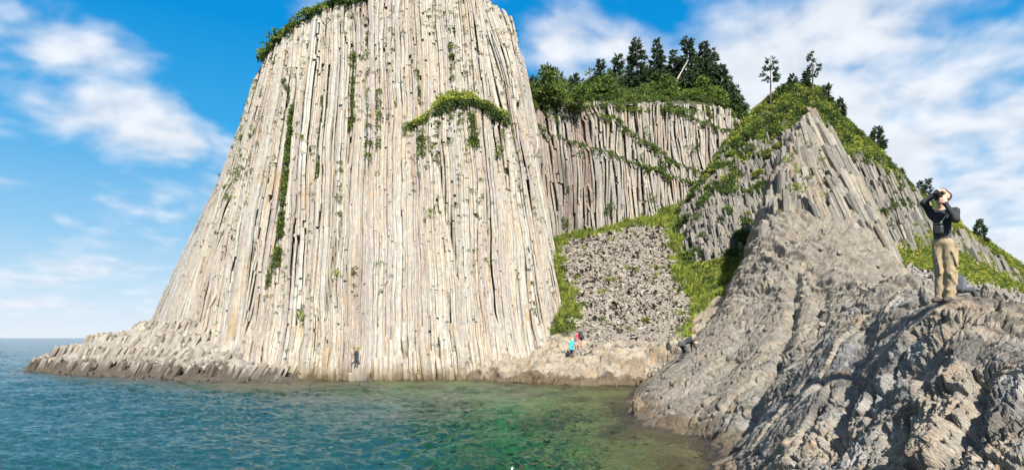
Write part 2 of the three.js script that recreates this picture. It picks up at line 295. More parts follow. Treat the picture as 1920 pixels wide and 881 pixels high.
{
  const painter = (tint) => (c, x, y, z, s, t) => {
    const m = s * bay.len, [px, py] = toPx(x, y, z);
    c.copy(tint).lerp(rgb(0.2, 0.17, 0.14), 0.6 * sstep(0.05, 0.5, fbm(m * 0.7, y * 0.06, 40, 3))).lerp(rgb(0.42, 0.27, 0.13), 0.5 * sstep(0.2, 0.5, fbm(m * 1.3, y * 0.1, 44, 3))).lerp(rgb(0.33, 0.33, 0.32), 0.5 * sstep(0.1, 0.45, fbm(m * 0.3, y * 0.12, 47, 3)));
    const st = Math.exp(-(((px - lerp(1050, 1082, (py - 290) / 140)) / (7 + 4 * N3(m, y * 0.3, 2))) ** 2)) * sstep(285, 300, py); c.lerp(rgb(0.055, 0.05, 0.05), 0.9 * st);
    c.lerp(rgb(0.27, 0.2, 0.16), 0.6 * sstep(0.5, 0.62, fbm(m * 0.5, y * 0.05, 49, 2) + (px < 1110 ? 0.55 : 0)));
    return c.multiplyScalar(1 + 0.2 * fbm(x * 1.4, y * 1.4, z * 1.4, 3));
  };
  const cliff = thing('bay_cliff', 'weathered columned cliff behind the scree, crossed by grassy ledges under spruces', 'cliff', [0, 0, 0], 0, undefined, 'structure');
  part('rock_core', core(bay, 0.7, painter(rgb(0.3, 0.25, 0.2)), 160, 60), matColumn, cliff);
  const r = rng(15), cols = [];
  for (let m = 0.1; m < bay.len - 0.2;) {
    const s = m / bay.len, w = 0.13 + 0.15 * r(), own = r() < 0.2 ? -0.4 - 0.25 * r() : (r() - 0.5) * 0.34, tint = [rgb(0.42, 0.37, 0.3), rgb(0.37, 0.335, 0.285), rgb(0.45, 0.405, 0.33), rgb(0.32, 0.285, 0.245)][Math.floor(r() * 4)];
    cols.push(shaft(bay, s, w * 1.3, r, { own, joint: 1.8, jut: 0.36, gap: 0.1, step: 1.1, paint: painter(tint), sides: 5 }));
    m += w;
  }
  cols.slice(0, 299).forEach((k) => part('column', k.geo, matColumn, cliff));
  if (cols.length > 299) part('far_columns', mergeGeometries(cols.slice(299).map((k) => k.geo)), matColumn, cliff).userData.kind = 'stuff';
}

// ---------------------------------------------------------------- ground: valley, plateau, hill, spit, foreground rock, seabed
// a leaning or upright prism with a tilted, chipped head; axis from foot to head
function prism(base, axis, len, w, r, paint, sides = 6) {
  const a = axis.clone().normalize(), u = V(1, 0, 0).addScaledVector(a, -a.x).normalize(), v = V().crossVectors(a, u), ph = r() * 6.28, pos = [], col = [], uv = [], idx = [], c = new THREE.Color(), tx = (r() - 0.5) * 0.9, tz = (r() - 0.5) * 0.9, uo = r() * 7, rad = [];
  for (let k = 0; k < sides; k++) rad.push(0.82 + 0.36 * r());
  const rings = [[0, 1.03], [len * (0.35 + 0.3 * r()), 1], [len - 0.07 * w, 1], [len, 0.84]];
  rings.forEach(([h, sc], i) => {
    for (let k = 0; k < sides; k++) {
      const an = ph + k / sides * 6.283, R = w * 0.5 * rad[k] * sc * (1 + 0.1 * (r() - 0.5)), x = Math.cos(an) * R, z = Math.sin(an) * R, y = h + (i > 1 ? x * tx + z * tz : 0);
      const p = V().copy(base).addScaledVector(u, x).addScaledVector(v, z).addScaledVector(a, y);
      pos.push(p.x, p.y, p.z); uv.push((uo + k * w * 0.55) * 0.25, (uo + y) * 0.25); paint(c, p.x, p.y, p.z); col.push(c.r, c.g, c.b);
    }
    if (i) for (let k = 0; k < sides; k++) { const p = (i - 1) * sides + k, q = (i - 1) * sides + (k + 1) % sides, d = p + sides, e = q + sides; idx.push(p, q, d, q, e, d); }
  });
  const L = 3 * sides; for (let k = 1; k < sides - 1; k++) idx.push(L, L + k, L + k + 1);
  return buf(pos, idx, col, uv);
}
function split(list, parent, name, restName, mat, most = 300) { // the ones that show largest are parts of their own, the rest one mass
  list.sort((a, b) => b.size - a.size);
  list.slice(0, most).forEach((k) => part(name, k.geo, mat, parent));
  if (list.length > most) part(restName, mergeGeometries(list.slice(most).map((k) => k.geo)), mat, parent).userData.kind = 'stuff';
}

// ---- seabed
const sink = (k, f) => (x, z) => { const y = f(x, z); return y < 0 ? y * k : y; };   // below the water the rock drops away faster
const bed = (x, z) => {
  const d = -z, px = CX + x / d * F;
  const shore = 46 + 0.002 * (px - 700) ** 2 / 20, far = shore - d, right = sstep(400, 1330, px + (d - 25) * 3);
  let y = -lerp(8.5, 0.5, Math.pow(right, 0.7)) * sstep(-2, lerp(5, 16, right), far) - lerp(0.9, 0.15, right);
  if (d > 52 || px < 300) y = Math.min(y, -lerp(2, 9, sstep(300, 60, px)));
  return y + lerp(0.5, 0.28, right) * fbm(x * 0.25, z * 0.25, 2, 4) * 1.6 + 0.22 * right * ridge(x * 0.7, z * 0.7, 5, 3);
};
{
  const g = terrain({ px0: -300, px1: 1500, nx: 240, d0: 9, d1: 90, nd: 240, H: bed, paint(c, x, y, z) {
    const n = fbm(x * 0.33, z * 0.33, 9, 4), m = fbm(x * 1.3, z * 1.3, 4, 3), px = CX - x / z * F;
    c.setRGB(0.24, 0.26, 0.1).lerp(rgb(0.42, 0.42, 0.2), sstep(800, 1000, px)).lerp(rgb(0.04, 0.055, 0.02), 0.9 * sstep(-0.02, 0.2, n + m * 0.3)).lerp(rgb(0.32, 0.19, 0.07), 0.75 * sstep(1040, 1260, px + 120 * m));
  } });
  top(new THREE.Mesh(g, matRock), 'seabed', 'weedy brown and sandy bottom under the shallow water', 'seabed', 'structure');
}

// ---- valley floor: shore ledge, scree slope, meadow
const valleyH = sink(14, tps([[900, 716, 45.5], [1000, 720, 43], [1100, 724, 41], [1200, 724, 41], [1250, 728, 39], [900, 760, 36, -1], [1050, 760, 36, -1.2], [1200, 770, 34, -1],
  [930, 690, 47], [1020, 684, 46], [1100, 676, 45.5], [1180, 672, 45], [1250, 670, 43], [1320, 640, 42], [1000, 668, 50], [1075, 655, 49], [1140, 655, 49], [1200, 648, 50], [1260, 625, 51], [1310, 590, 52], [1360, 560, 52],
  [1050, 600, 55], [1150, 580, 55], [1250, 570, 55], [1290, 560, 57], [1060, 520, 62], [1150, 505, 62], [1250, 500, 63], [1300, 510, 61], [1390, 500, 60], [1060, 458, 69], [1130, 440, 71.5], [1200, 430, 73], [1245, 440, 72], [1290, 450, 70], [1300, 395, 79], [1340, 350, 86], [1380, 300, 94], [1220, 400, 80], [1100, 425, 78], [1400, 470, 63], [1450, 480, 60], [1450, 560, 50], [1290, 500, 64], [980, 470, 70], [980, 600, 56]]));
const screePoly = [[1070, 668], [1086, 620], [1088, 590], [1076, 555], [1070, 530], [1056, 495], [1050, 472], [1072, 450], [1130, 441], [1200, 424], [1232, 428], [1250, 448], [1256, 470], [1264, 510], [1283, 552], [1306, 585], [1285, 618], [1250, 655], [1180, 680], [1110, 680]];
function inPoly(poly, x, y) { let k = false; for (let i = 0, j = poly.length - 1; i < poly.length; j = i++) { const [a, b] = poly[i], [c, d] = poly[j]; if ((b > y) !== (d > y) && x < (c - a) * (y - b) / (d - b) + a) k = !k; } return k; }
const ledgePaint = (c, x, y, z) => {
  const n = fbm(x * 0.8, y * 0.8, z * 0.8, 4);
  c.setRGB(0.44, 0.38, 0.29).lerp(rgb(0.33, 0.26, 0.18), sstep(-0.1, 0.4, fbm(x * 0.4, y * 0.6, z * 0.4 + 9, 3))).lerp(rgb(0.42, 0.27, 0.12), 0.5 * sstep(0.15, 0.4, fbm(x * 1.1, y * 0.5, z * 1.1 + 4, 3))).multiplyScalar(1 + 0.25 * n);
  const line = 0.42 + 0.4 * fbm(x * 1.1, 1, z * 1.1, 3); if (y < line + 0.2) c.lerp(rgb(0.12, 0.075, 0.032), 0.85 * sstep(line + 0.2, line - 0.25, y)); c.lerp(rgb(0.18, 0.15, 0.06), 0.9 * sstep(0.0, -0.3, y));
};
{
  const soil = rgb(0.075, 0.085, 0.03);
  const g = terrain({ px0: 880, px1: 1480, nx: 420, d0: 33, d1: 100, nd: 420, H: valleyH,
    disp: (x, y, z) => { const low = sstep(6, 2.5, y), v = voronoi(x * 0.9, y * 0.9, z * 0.9); const e = sstep(0, 0.16, v.e) * 0.16 + (v.r - 0.5) * 0.3; return lerp(0.35 * fbm(x * 0.35, y * 0.35, z * 0.35, 4), 0.5 * ridge(x * 0.28, y * 0.5, z * 0.28, 4) + e + 0.1 * ridge(x * 1.6, y * 0.6, z * 1.6, 3), low) - 0.1; },
    paint(c, x, y, z) { const [px, py] = toPx(x, y, z); ledgePaint(c, x, y, z); if (y > 2.5) { if (inPoly(screePoly, px + 12 * N3(x * 0.6, y * 0.6, -z * 0.3), py)) c.setRGB(0.3, 0.265, 0.22); else if (!(py > 555 && px > 1300 && py > 555 + (1345 - px) * 0.9)) c.lerp(soil, sstep(2.6, 3.4, y + 0.8 * fbm(x, y, z, 3))); } }, cut: (x, y, z) => y < bed(x, z) - 0.5 && y < -0.6 });
  top(new THREE.Mesh(g, matRock), 'valley_ground', 'tan rock ledge at the waterline rising to the grassy gully', 'ground', 'structure');
}

// ---- plateau behind the brow of the bay cliff
const plateauH = tps([[930, 168, 74.5], [1010, 188, 77.5], [1100, 193, 80.5], [1190, 195, 84.5], [1275, 196, 89.5], [1345, 204, 93.5], [1395, 236, 99], [985, 182, 82], [1060, 184, 87], [1150, 178, 92], [1250, 170, 97], [1330, 180, 100], [1395, 222, 104], [1000, 190, 100], [1150, 185, 110], [1300, 180, 120], [1400, 215, 125]]);
{
  const g = terrain({ px0: 930, px1: 1440, nx: 100, d0: 74, d1: 125, nd: 80, H: plateauH, disp: (x, y, z) => 0.5 * fbm(x * 0.4, y * 0.4, z * 0.4, 3), paint: (c, x, y, z) => c.setRGB(0.06, 0.065, 0.028).multiplyScalar(1 + 0.4 * fbm(x, y, z, 3)),
    cut: (x, y, z) => { const s = clamp((CX - x / z * F - 950) / 445), b = bay.B.at(s); let best = 1e9, q = b; for (let k = 0; k <= 24; k++) { const e = bay.B.at(k / 24), dd = Math.abs(e.x / e.z - x / z); if (dd < best) { best = dd; q = e; } } return -z < -q.z + 0.1; } });
  top(new THREE.Mesh(g, matSoil), 'plateau', 'dark scrubby ground on top of the bay cliff', 'ground', 'structure');
}

// ---- the hill on the right
const sky2 = [[1405, 222, 88], [1450, 180, 90], [1500, 158, 90], [1545, 178, 91], [1600, 240, 95], [1650, 282, 98], [1700, 340, 106], [1745, 375, 114], [1790, 408, 122], [1850, 452, 132], [1920, 512, 145], [2010, 570, 150]];
const hillH = tps([...sky2, ...sky2.map(([px, py, d]) => [px, py, d + 22, W(px, py, d).y - 7]),
  [1368, 265, 86], [1345, 310, 80], [1318, 370, 74], [1300, 430, 68.5], [1285, 492, 64.5], [1255, 520, 66, 8], [1300, 300, 88, 21],
  [1400, 300, 82], [1400, 390, 73], [1400, 478, 62.5], [1450, 250, 84], [1450, 350, 76], [1450, 450, 63], [1500, 225, 84], [1500, 320, 78], [1500, 420, 68], [1520, 480, 58],
  [1560, 250, 86], [1560, 330, 79], [1560, 420, 72], [1600, 300, 88], [1620, 380, 80], [1640, 470, 70], [1660, 320, 92], [1690, 400, 84], [1690, 478, 76], [1700, 510, 68], [1670, 530, 55],
  [1740, 420, 96], [1745, 480, 82], [1750, 520, 70], [1760, 560, 50], [1800, 460, 108], [1800, 500, 92], [1820, 540, 78], [1860, 490, 122], [1870, 540, 98], [1900, 575, 75], [1950, 560, 120], [1980, 600, 80], [1900, 610, 45], [1980, 630, 45]], 0.01);
const rocky = (x, y, z) => { // where the hill shows bare columns
  const [px, py] = toPx(x, y, z), n = 22 * fbm(x * 0.25, y * 0.25, z * 0.25, 3);
  const left = px < 1560 && py > lerp(255, 300, sstep(1400, 1300, px)) + n * 4 + 10 && py < 490;
  const mid = px >= 1540 && px < 1712 && py > lerp(262, 345, (px - 1545) / 150) + n * 1.6 && py < lerp(430, 470, (px - 1600) / 100) + n;
  const far = px >= 1690 && py > lerp(350, 520, (px - 1700) / 220) + n * 0.7 && py < lerp(415, 520, (px - 1700) / 200) + n;
  return left ? 1 : mid ? 2 : far ? 3 : 0;
};
const hill = thing('hill', 'steep green hill of dark columns behind the leaning rock tower', 'hill', [0, 0, 0], 0, undefined, 'structure');
{
  const g = terrain({ px0: 1255, px1: 2060, nx: 330, d0: 44, d1: 170, nd: 360, H: hillH, disp: (x, y, z) => 0.7 * ridge(x * 0.16, y * 0.16, z * 0.16, 4) + 0.3 * fbm(x * 0.8, y * 0.8, z * 0.8, 3) - 0.6,
    paint(c, x, y, z) { if (rocky(x, y, z)) c.setRGB(0.2, 0.18, 0.15); else { const [px, py] = toPx(x, y, z); c.setRGB(0.06, 0.08, 0.022); if (px > 1660 && py > 500 && py > 500 + (px - 1700) * 0.25) c.setRGB(0.19, 0.17, 0.15); } c.multiplyScalar(1 + 0.35 * fbm(x * 0.9, y * 0.9, z * 0.9, 3)); } });
  part('hillside', g, matSoil, hill);
  const r = rng(77), list = [];
  const tints = [rgb(0.29, 0.26, 0.215), rgb(0.24, 0.225, 0.195), rgb(0.18, 0.17, 0.15), rgb(0.33, 0.295, 0.245)];
  const strip = (px0, px1, d0, d1, sp, kind, step, axis, wid) => {
    for (let d = d0; d < d1; d += sp * 0.72) for (let x = (px0 - CX) / F * d; x < (px1 - CX) / F * d; x += sp) {
      const X = x + (r() - 0.5) * sp * 0.7, Z = -d + (r() - 0.5) * sp * 0.7, y = hillH(X, Z), ky = r(), kw = r();
      if (rocky(X, y, Z) !== kind) continue;
      const nz = 1.6 * fbm(X * 0.35, Z * 0.35, 61, 3) * step, yT = Math.floor((y + nz) / step) * step - nz + (ky - 0.35) * step * 0.55, len = 2.2 + step, w = wid * (0.75 + 0.6 * kw), tint = tints[Math.floor(r() * 4)];
      if (yT < y - 0.5) continue;
      const ax = V(axis[0] + 0.1 * N3(X * 0.2, Z * 0.2, 3), 1, axis[1]), head = V(X, yT + 0.1, Z), b = head.clone().addScaledVector(ax.clone().normalize(), -len);
      list.push({ geo: prism(b, ax, len, w, r, (c, a, bb, e) => c.copy(tint).multiplyScalar(0.9 + 0.3 * fbm(a * 0.9, bb * 0.5, e * 0.9, 3)), 5), size: w / d * (kind === 3 ? 0.6 : 1) * (0.6 + r() * 0.8) });
    }
  };
  strip(1275, 1565, 60, 88, 0.31, 1, 2.6, [-0.12, -0.25], 0.34);
  strip(1540, 1715, 66, 98, 0.33, 2, 4.0, [-0.28, -0.2], 0.38);
  strip(1690, 1960, 80, 150, 0.72, 3, 3.4, [-0.3, -0.2], 0.9);
  split(list, hill, 'column', 'column_mass', matColumn);
}

// ---- the low spit of column heads on the left
const spitH = sink(22, tps([[36, 696, 59, 0], [60, 700, 55.5, 0], [130, 705, 51.6, 0], [200, 709, 49, 0], [330, 715, 45.4, 0], [480, 719, 43.3, 0], [560, 720, 42.8, 0], [30, 690, 64, 0.1], [40, 720, 50, -1], [200, 730, 43, -1], [330, 735, 40, -1.2], [480, 740, 38.5, -1.2],
  [75, 678, 59], [110, 655, 60], [160, 634, 61.5], [220, 617, 62], [275, 603, 61.5], [330, 598, 60.5], [150, 680, 54.5], [220, 670, 54], [250, 645, 57], [330, 660, 53], [330, 690, 48], [420, 680, 48.5], [420, 650, 51.5], [480, 695, 46.2], [560, 700, 45.8], [240, 695, 50.5], [110, 690, 56],
  [100, 650, 72, 0.2], [160, 640, 74, 0.6], [250, 640, 74, 1.2], [320, 640, 74, 2], [100, 650, 80, -1.5], [300, 650, 82, -1.5], [20, 660, 70, -1.5], [604, 721, 43, -0.6], [604, 705, 46, -0.6], [610, 690, 48, -0.6]], 0.004));
const spit = thing('rock_spit', 'low jagged spit of broken column heads sloping from the cliff into the sea', 'rocks', [0, 0, 0], 0, undefined, 'structure');
{
  const paint = (tint) => (c, x, y, z) => { c.copy(tint).lerp(rgb(0.33, 0.25, 0.18), 0.6 * sstep(0.05, 0.4, fbm(x * 0.7, y * 0.7, z * 0.7, 3))).multiplyScalar(1 + 0.25 * fbm(x * 2, y * 2, z * 2, 3)); const line = 0.6 + 0.45 * sstep(-16, -24, x) + 0.7 * fbm(x * 0.8, 3, z * 0.8, 3); c.lerp(rgb(0.065, 0.048, 0.03), 0.88 * sstep(line + 0.3, line - 0.25, y)).lerp(rgb(0.12, 0.115, 0.05), 0.9 * sstep(0.0, -0.3, y)); };
  const g = terrain({ px0: -20, px1: 600, nx: 160, d0: 37, d1: 84, nd: 160, H: (x, z) => spitH(x, z) - 0.55, disp: (x, y, z) => 0.4 * ridge(x * 0.4, y * 0.4, z * 0.4, 4) - 0.15, paint: paint(rgb(0.4, 0.365, 0.31)), cut: (x, y, z) => y < bed(x, z) - 0.5 && y < -0.7 });
  part('bedrock', g, matRock, spit);
  const r = rng(21), list = [], tints = [rgb(0.4, 0.37, 0.315), rgb(0.34, 0.315, 0.275), rgb(0.44, 0.4, 0.335), rgb(0.27, 0.23, 0.185)];
  for (let d = 41; d < 68; d += 0.29) for (let x = -0.78 * d; x < -0.33 * d; x += 0.33) {
    const X = x + (r() - 0.5) * 0.25, Z = -d + (r() - 0.5) * 0.25, y = spitH(X, Z), a = r(), b = r(), px = CX - X / Z * F;
    if (y < -0.35 || px > 575 || px < 46) continue;
    const n = 0.55 * ridge(X * 0.3, Z * 0.3, 3, 3), st = 1.15, yT = Math.floor((y + n) / st) * st - n + (a - 0.3) * 0.7 - 0.28, w = 0.3 + 0.24 * b * b, tint = tints[Math.floor(r() * 4)];
    if (yT < y - 0.85) continue;
    const ax = V(0.42 + 0.3 * N3(X * 0.15, Z * 0.15, 7), 1, -0.28), len = Math.min(2.4, yT + 1.1), head = V(X, yT, Z);
    list.push({ geo: prism(head.addScaledVector(ax.clone().normalize(), -len), ax, len, w, r, paint(tint), 6), size: w / d * (0.7 + 0.6 * r()) });
  }
  split(list, spit, 'column_head', 'column_head_mass', matColumn);
}

// ---- foreground rock: a ridge from the camera's feet up to the leaning tower
const feet = W(1772, 566, 10.4);
const rockH = sink(2.2, tps([[1350, 852, 17, 0], [1300, 820, 20, 0], [1195, 800, 23, 0], [1190, 770, 26, 0.05], [1215, 740, 33, 0.1], [1330, 881, 15, 0], [1250, 860, 17, -0.9], [1150, 800, 24, -0.9], [1160, 740, 34, -0.6], [1250, 900, 12, -1.0], [1330, 960, 10, -0.4],
  [1210, 760, 26], [1225, 720, 31], [1260, 690, 33], [1300, 655, 34.5], [1340, 600, 38], [1372, 555, 41], [1395, 510, 44], [1420, 455, 48], [1440, 400, 51], [1452, 340, 53.5], [1478, 280, 55.5], [1512, 225, 56.5],
  [1300, 780, 21.5], [1330, 740, 24], [1380, 720, 22], [1380, 660, 28], [1420, 600, 33], [1400, 790, 16.5], [1420, 840, 13.2], [1440, 881, 11], [1450, 740, 16.3], [1470, 660, 23], [1480, 560, 32], [1480, 500, 38], [1490, 440, 45], [1500, 380, 50], [1520, 300, 54],
  [1550, 270, 56], [1590, 330, 55], [1620, 390, 53], [1645, 440, 50], [1668, 500, 42], [1560, 400, 49], [1580, 480, 40], [1560, 560, 29], [1550, 640, 18.5], [1540, 720, 12.4], [1540, 800, 10], [1540, 881, 8.4],
  [1640, 540, 28], [1690, 528, 20], [1640, 590, 18], [1610, 640, 13.2], [1620, 690, 11.5], [1640, 780, 9], [1640, 881, 7.6], [1720, 545, 14.5], [1700, 600, 12.3], [1690, 640, 11.2], [1740, 575, 11.2], [1772, 566, 10.4], [1790, 572, 10], [1760, 620, 9.2], [1740, 700, 8.2], [1760, 800, 6.9], [1760, 881, 6.1],
  [1820, 556, 11.2], [1870, 566, 10.8], [1920, 580, 10.2], [2000, 600, 9.6], [1850, 640, 8.4], [1860, 720, 7], [1870, 800, 6.1], [1870, 881, 5.3], [1960, 700, 6.6], [1960, 881, 5], [1760, 1000, 4.9], [1600, 1000, 6.6], [2050, 800, 5.2], [2050, 640, 8],
  [1760, 590, 15, 3.4], [1860, 600, 15, 3.2], [1960, 600, 15, 3.1], [1720, 560, 24, 3.6], [1860, 640, 24, 2.6], [1990, 640, 24, 2.4], [1700, 540, 34, 5], [1800, 640, 40, 2.5], [1700, 540, 52, 6], [1650, 480, 60, 10], [1600, 400, 63, 15], [1530, 300, 63, 16], [1460, 350, 63, 13], [1400, 480, 56, 8], [1360, 560, 50, 4.2], [1300, 640, 42, 2], [1240, 700, 40, 0.8]], 0.004));
const flat = []; // places where someone stands: less relief there
flat.push([feet.x, feet.z, 0.45], [(1284 - CX) / F * 33.2 + 0.1, -33.2, 0.5]);
const facet = (x, y, z, crack) => { // chipped block: every cell is a tilted face at its own height, with an open joint round it
  const v = voronoi(x, y, z), a = v.r * 97.3, dx = x - v.cx, dy = y - v.cy, dz = z - v.cz;
  return (v.r - 0.5) * 0.9 + 0.5 * (dx * Math.cos(a) + dy * Math.sin(a * 1.7) * 0.8 + dz * Math.sin(a)) - 0.9 * (1 - sstep(0, crack, v.e));
};
// the large clefts that run down the ridge: [distance, pixel column] points, depth, half width
const clefts = [[[[38, 1500], [30, 1486], [22, 1462], [17, 1405], [14.2, 1372]], 0.42, 0.6], [[[16, 1635], [13, 1606], [10, 1572], [8, 1540]], 0.26, 0.45], [[[34, 1405], [27, 1370], [22, 1330]], 0.25, 0.8], [[[44, 1560], [34, 1540], [24, 1540], [17, 1520]], 0.28, 0.8], [[[9.4, 1730], [7.6, 1700], [6, 1680]], 0.2, 0.2], [[[9, 1860], [7, 1850], [5.4, 1830]], 0.2, 0.22]];
const rockDisp = (x, y, z) => {
  let A = 0.16 * ridge(x * 0.22, y * 0.22, z * 0.22, 3);
  for (const [line, deep, wide] of clefts) { const d = -z, n = line.length; if (d > line[0][0] || d < line[n - 1][0]) continue; let i = 1; while (line[i][0] > d) i++; const t = (d - line[i - 1][0]) / (line[i][0] - line[i - 1][0]), cx = (lerp(line[i - 1][1], line[i][1], t) - CX) / F * d + 0.3 * N3(d * 0.5, deep, 1), q = (x - cx) / (wide * (0.8 + 0.5 * N3(d * 0.4, 3, wide))); A -= deep * Math.exp(-q * q) * sstep(line[0][0], line[0][0] - 2, d) * sstep(line[n - 1][0], line[n - 1][0] + 1, d); }
  // coordinates drawn out along the lean of the columns
  const q = x * 0.36 + y * 0.66 - z * 0.66, sx = x - q * 0.36 * 0.72, sy = y - q * 0.66 * 0.72, sz = z + q * 0.66 * 0.72, w = 0.25 * N3(x * 0.6, y * 0.6, z * 0.6);
  const v1 = facet(sx * 0.95 + w, sy * 0.95 + w, sz * 0.95, 0.055), v2 = facet(sx * 2.4 + w * 2, sy * 2.4, sz * 2.4 + w, 0.08), v3 = facet(sx * 7, sy * 7 + w, sz * 7, 0.15);
  const up = sstep(3.6, 7, y + 0.8 * N3(x * 0.2, y * 0.2, z * 0.2)), rough = (1 - 0.75 * up) * sstep(-0.25, 0.3, N3(x * 0.3, y * 0.3, z * 0.3 + 40));
  let e = A + lerp(0.14, 0.1, up) * v1 + 0.075 * v2 * lerp(0.55, 1, rough) + up * (0.5 * ridge(x * 0.34 + 2, y * 0.07, z * 0.09, 3) + 0.3 * ridge(x * 1.0 + y * 0.3, y * 0.22, z * 0.3, 3)) + lerp(0.02, 0.036, rough) * v3 + lerp(0.025, 0.055, rough) * ridge(sx * 5.5, sy * 5.5, sz * 5.5, 3) + 0.02 * fbm(x * 24, y * 24, z * 24, 2);
  let k = 1; for (const [fx, fz, R] of flat) k *= lerp(0.0, 1, sstep(R * 0.5, R * 1.6, Math.hypot(x - fx, z - fz)));
  return e * k;
};
const rock = thing('rock_ridge', 'rough grey rock ridge climbing from the near right corner to a leaning column tower', 'rock', [0, 0, 0], 0, undefined, 'structure');
const rockPaint = (c, x, y, z) => {
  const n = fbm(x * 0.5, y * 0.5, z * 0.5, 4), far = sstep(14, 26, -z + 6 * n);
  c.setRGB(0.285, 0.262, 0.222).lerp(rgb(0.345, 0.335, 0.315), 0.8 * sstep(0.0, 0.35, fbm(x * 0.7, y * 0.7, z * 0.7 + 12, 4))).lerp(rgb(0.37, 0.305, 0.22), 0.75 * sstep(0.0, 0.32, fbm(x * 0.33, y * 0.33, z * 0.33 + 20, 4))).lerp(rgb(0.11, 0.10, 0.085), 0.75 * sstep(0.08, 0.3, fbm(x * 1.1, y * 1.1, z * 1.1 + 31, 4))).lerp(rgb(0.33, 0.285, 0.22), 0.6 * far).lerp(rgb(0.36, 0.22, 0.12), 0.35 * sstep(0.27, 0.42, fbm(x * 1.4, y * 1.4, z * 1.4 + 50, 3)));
  const sp = N3(x * 26, y * 26, z * 26) + 0.6 * N3(x * 55, y * 55, z * 55); c.multiplyScalar(1 + 0.3 * fbm(x * 4, y * 4, z * 4, 3) + 0.26 * sp);
  const line = 0.5 + 0.5 * fbm(x * 0.9, 2, z * 0.9, 3); c.lerp(rgb(0.13, 0.085, 0.04), 0.8 * sstep(line + 0.25, line - 0.3, y)).lerp(rgb(0.26, 0.17, 0.07), 0.85 * sstep(0.0, -0.3, y));
};
{
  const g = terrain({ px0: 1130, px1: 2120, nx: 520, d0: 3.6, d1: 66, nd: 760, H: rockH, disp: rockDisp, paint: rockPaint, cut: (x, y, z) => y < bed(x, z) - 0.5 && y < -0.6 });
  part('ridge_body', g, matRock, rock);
  // the leaning columns of the tower
  const r = rng(44), list = [], tints = [rgb(0.34, 0.305, 0.255), rgb(0.28, 0.26, 0.225), rgb(0.37, 0.33, 0.265), rgb(0.22, 0.205, 0.18)];
  for (let d = 47; d < 62; d += 0.3) for (let x = (1425 - CX) / F * d; x < (1680 - CX) / F * d; x += 0.36) {
    const X = x + (r() - 0.5) * 0.3, Z = -d + (r() - 0.5) * 0.4, y = rockH(X, Z), a = r(), b = r(), t = Math.floor(r() * 4), [px, py] = toPx(X, y, Z);
    const lim = px < 1500 ? lerp(455, 400, sstep(1440, 1500, px)) : lerp(420, 510, sstep(1530, 1650, px)), thin = sstep(lim + 14, lim - 20, py + 26 * fbm(X * 0.4, y * 0.4, Z * 0.4, 2));
    if (r() > thin || y < 6) continue;
    const side = sstep(1470, 1540, px), ax = V(lerp(0.08, -0.36, side) + 0.1 * N3(X * 0.3, y * 0.2, 9), 1, lerp(-0.1, -0.22, side));
    const st = 2.5, n = 0.9 * ridge(X * 0.35, Z * 0.35, 13, 2), yT = Math.floor((y + n) / st) * st - n + a * 1.5 + 0.55, w = 0.33 + 0.27 * b, len = 3.2 + 1.2 * r(), tint = tints[t];
    if (yT < y - 0.3) continue;
    const head = V(X, Math.min(yT, y + 2.1), Z);
    list.push({ geo: prism(head.addScaledVector(ax.clone().normalize(), -len), ax, len, w, r, (c, p, q, e) => c.copy(tint).lerp(rgb(0.36, 0.27, 0.17), 0.6 * sstep(0.08, 0.4, fbm(p * 0.6, q * 0.4, e * 0.6, 3))).multiplyScalar(1 + 0.25 * fbm(p * 2, q * 1.2, e * 2, 3)), 6), size: w / d });
  }
  split(list, rock, 'column', 'column_mass', matColumn);
}

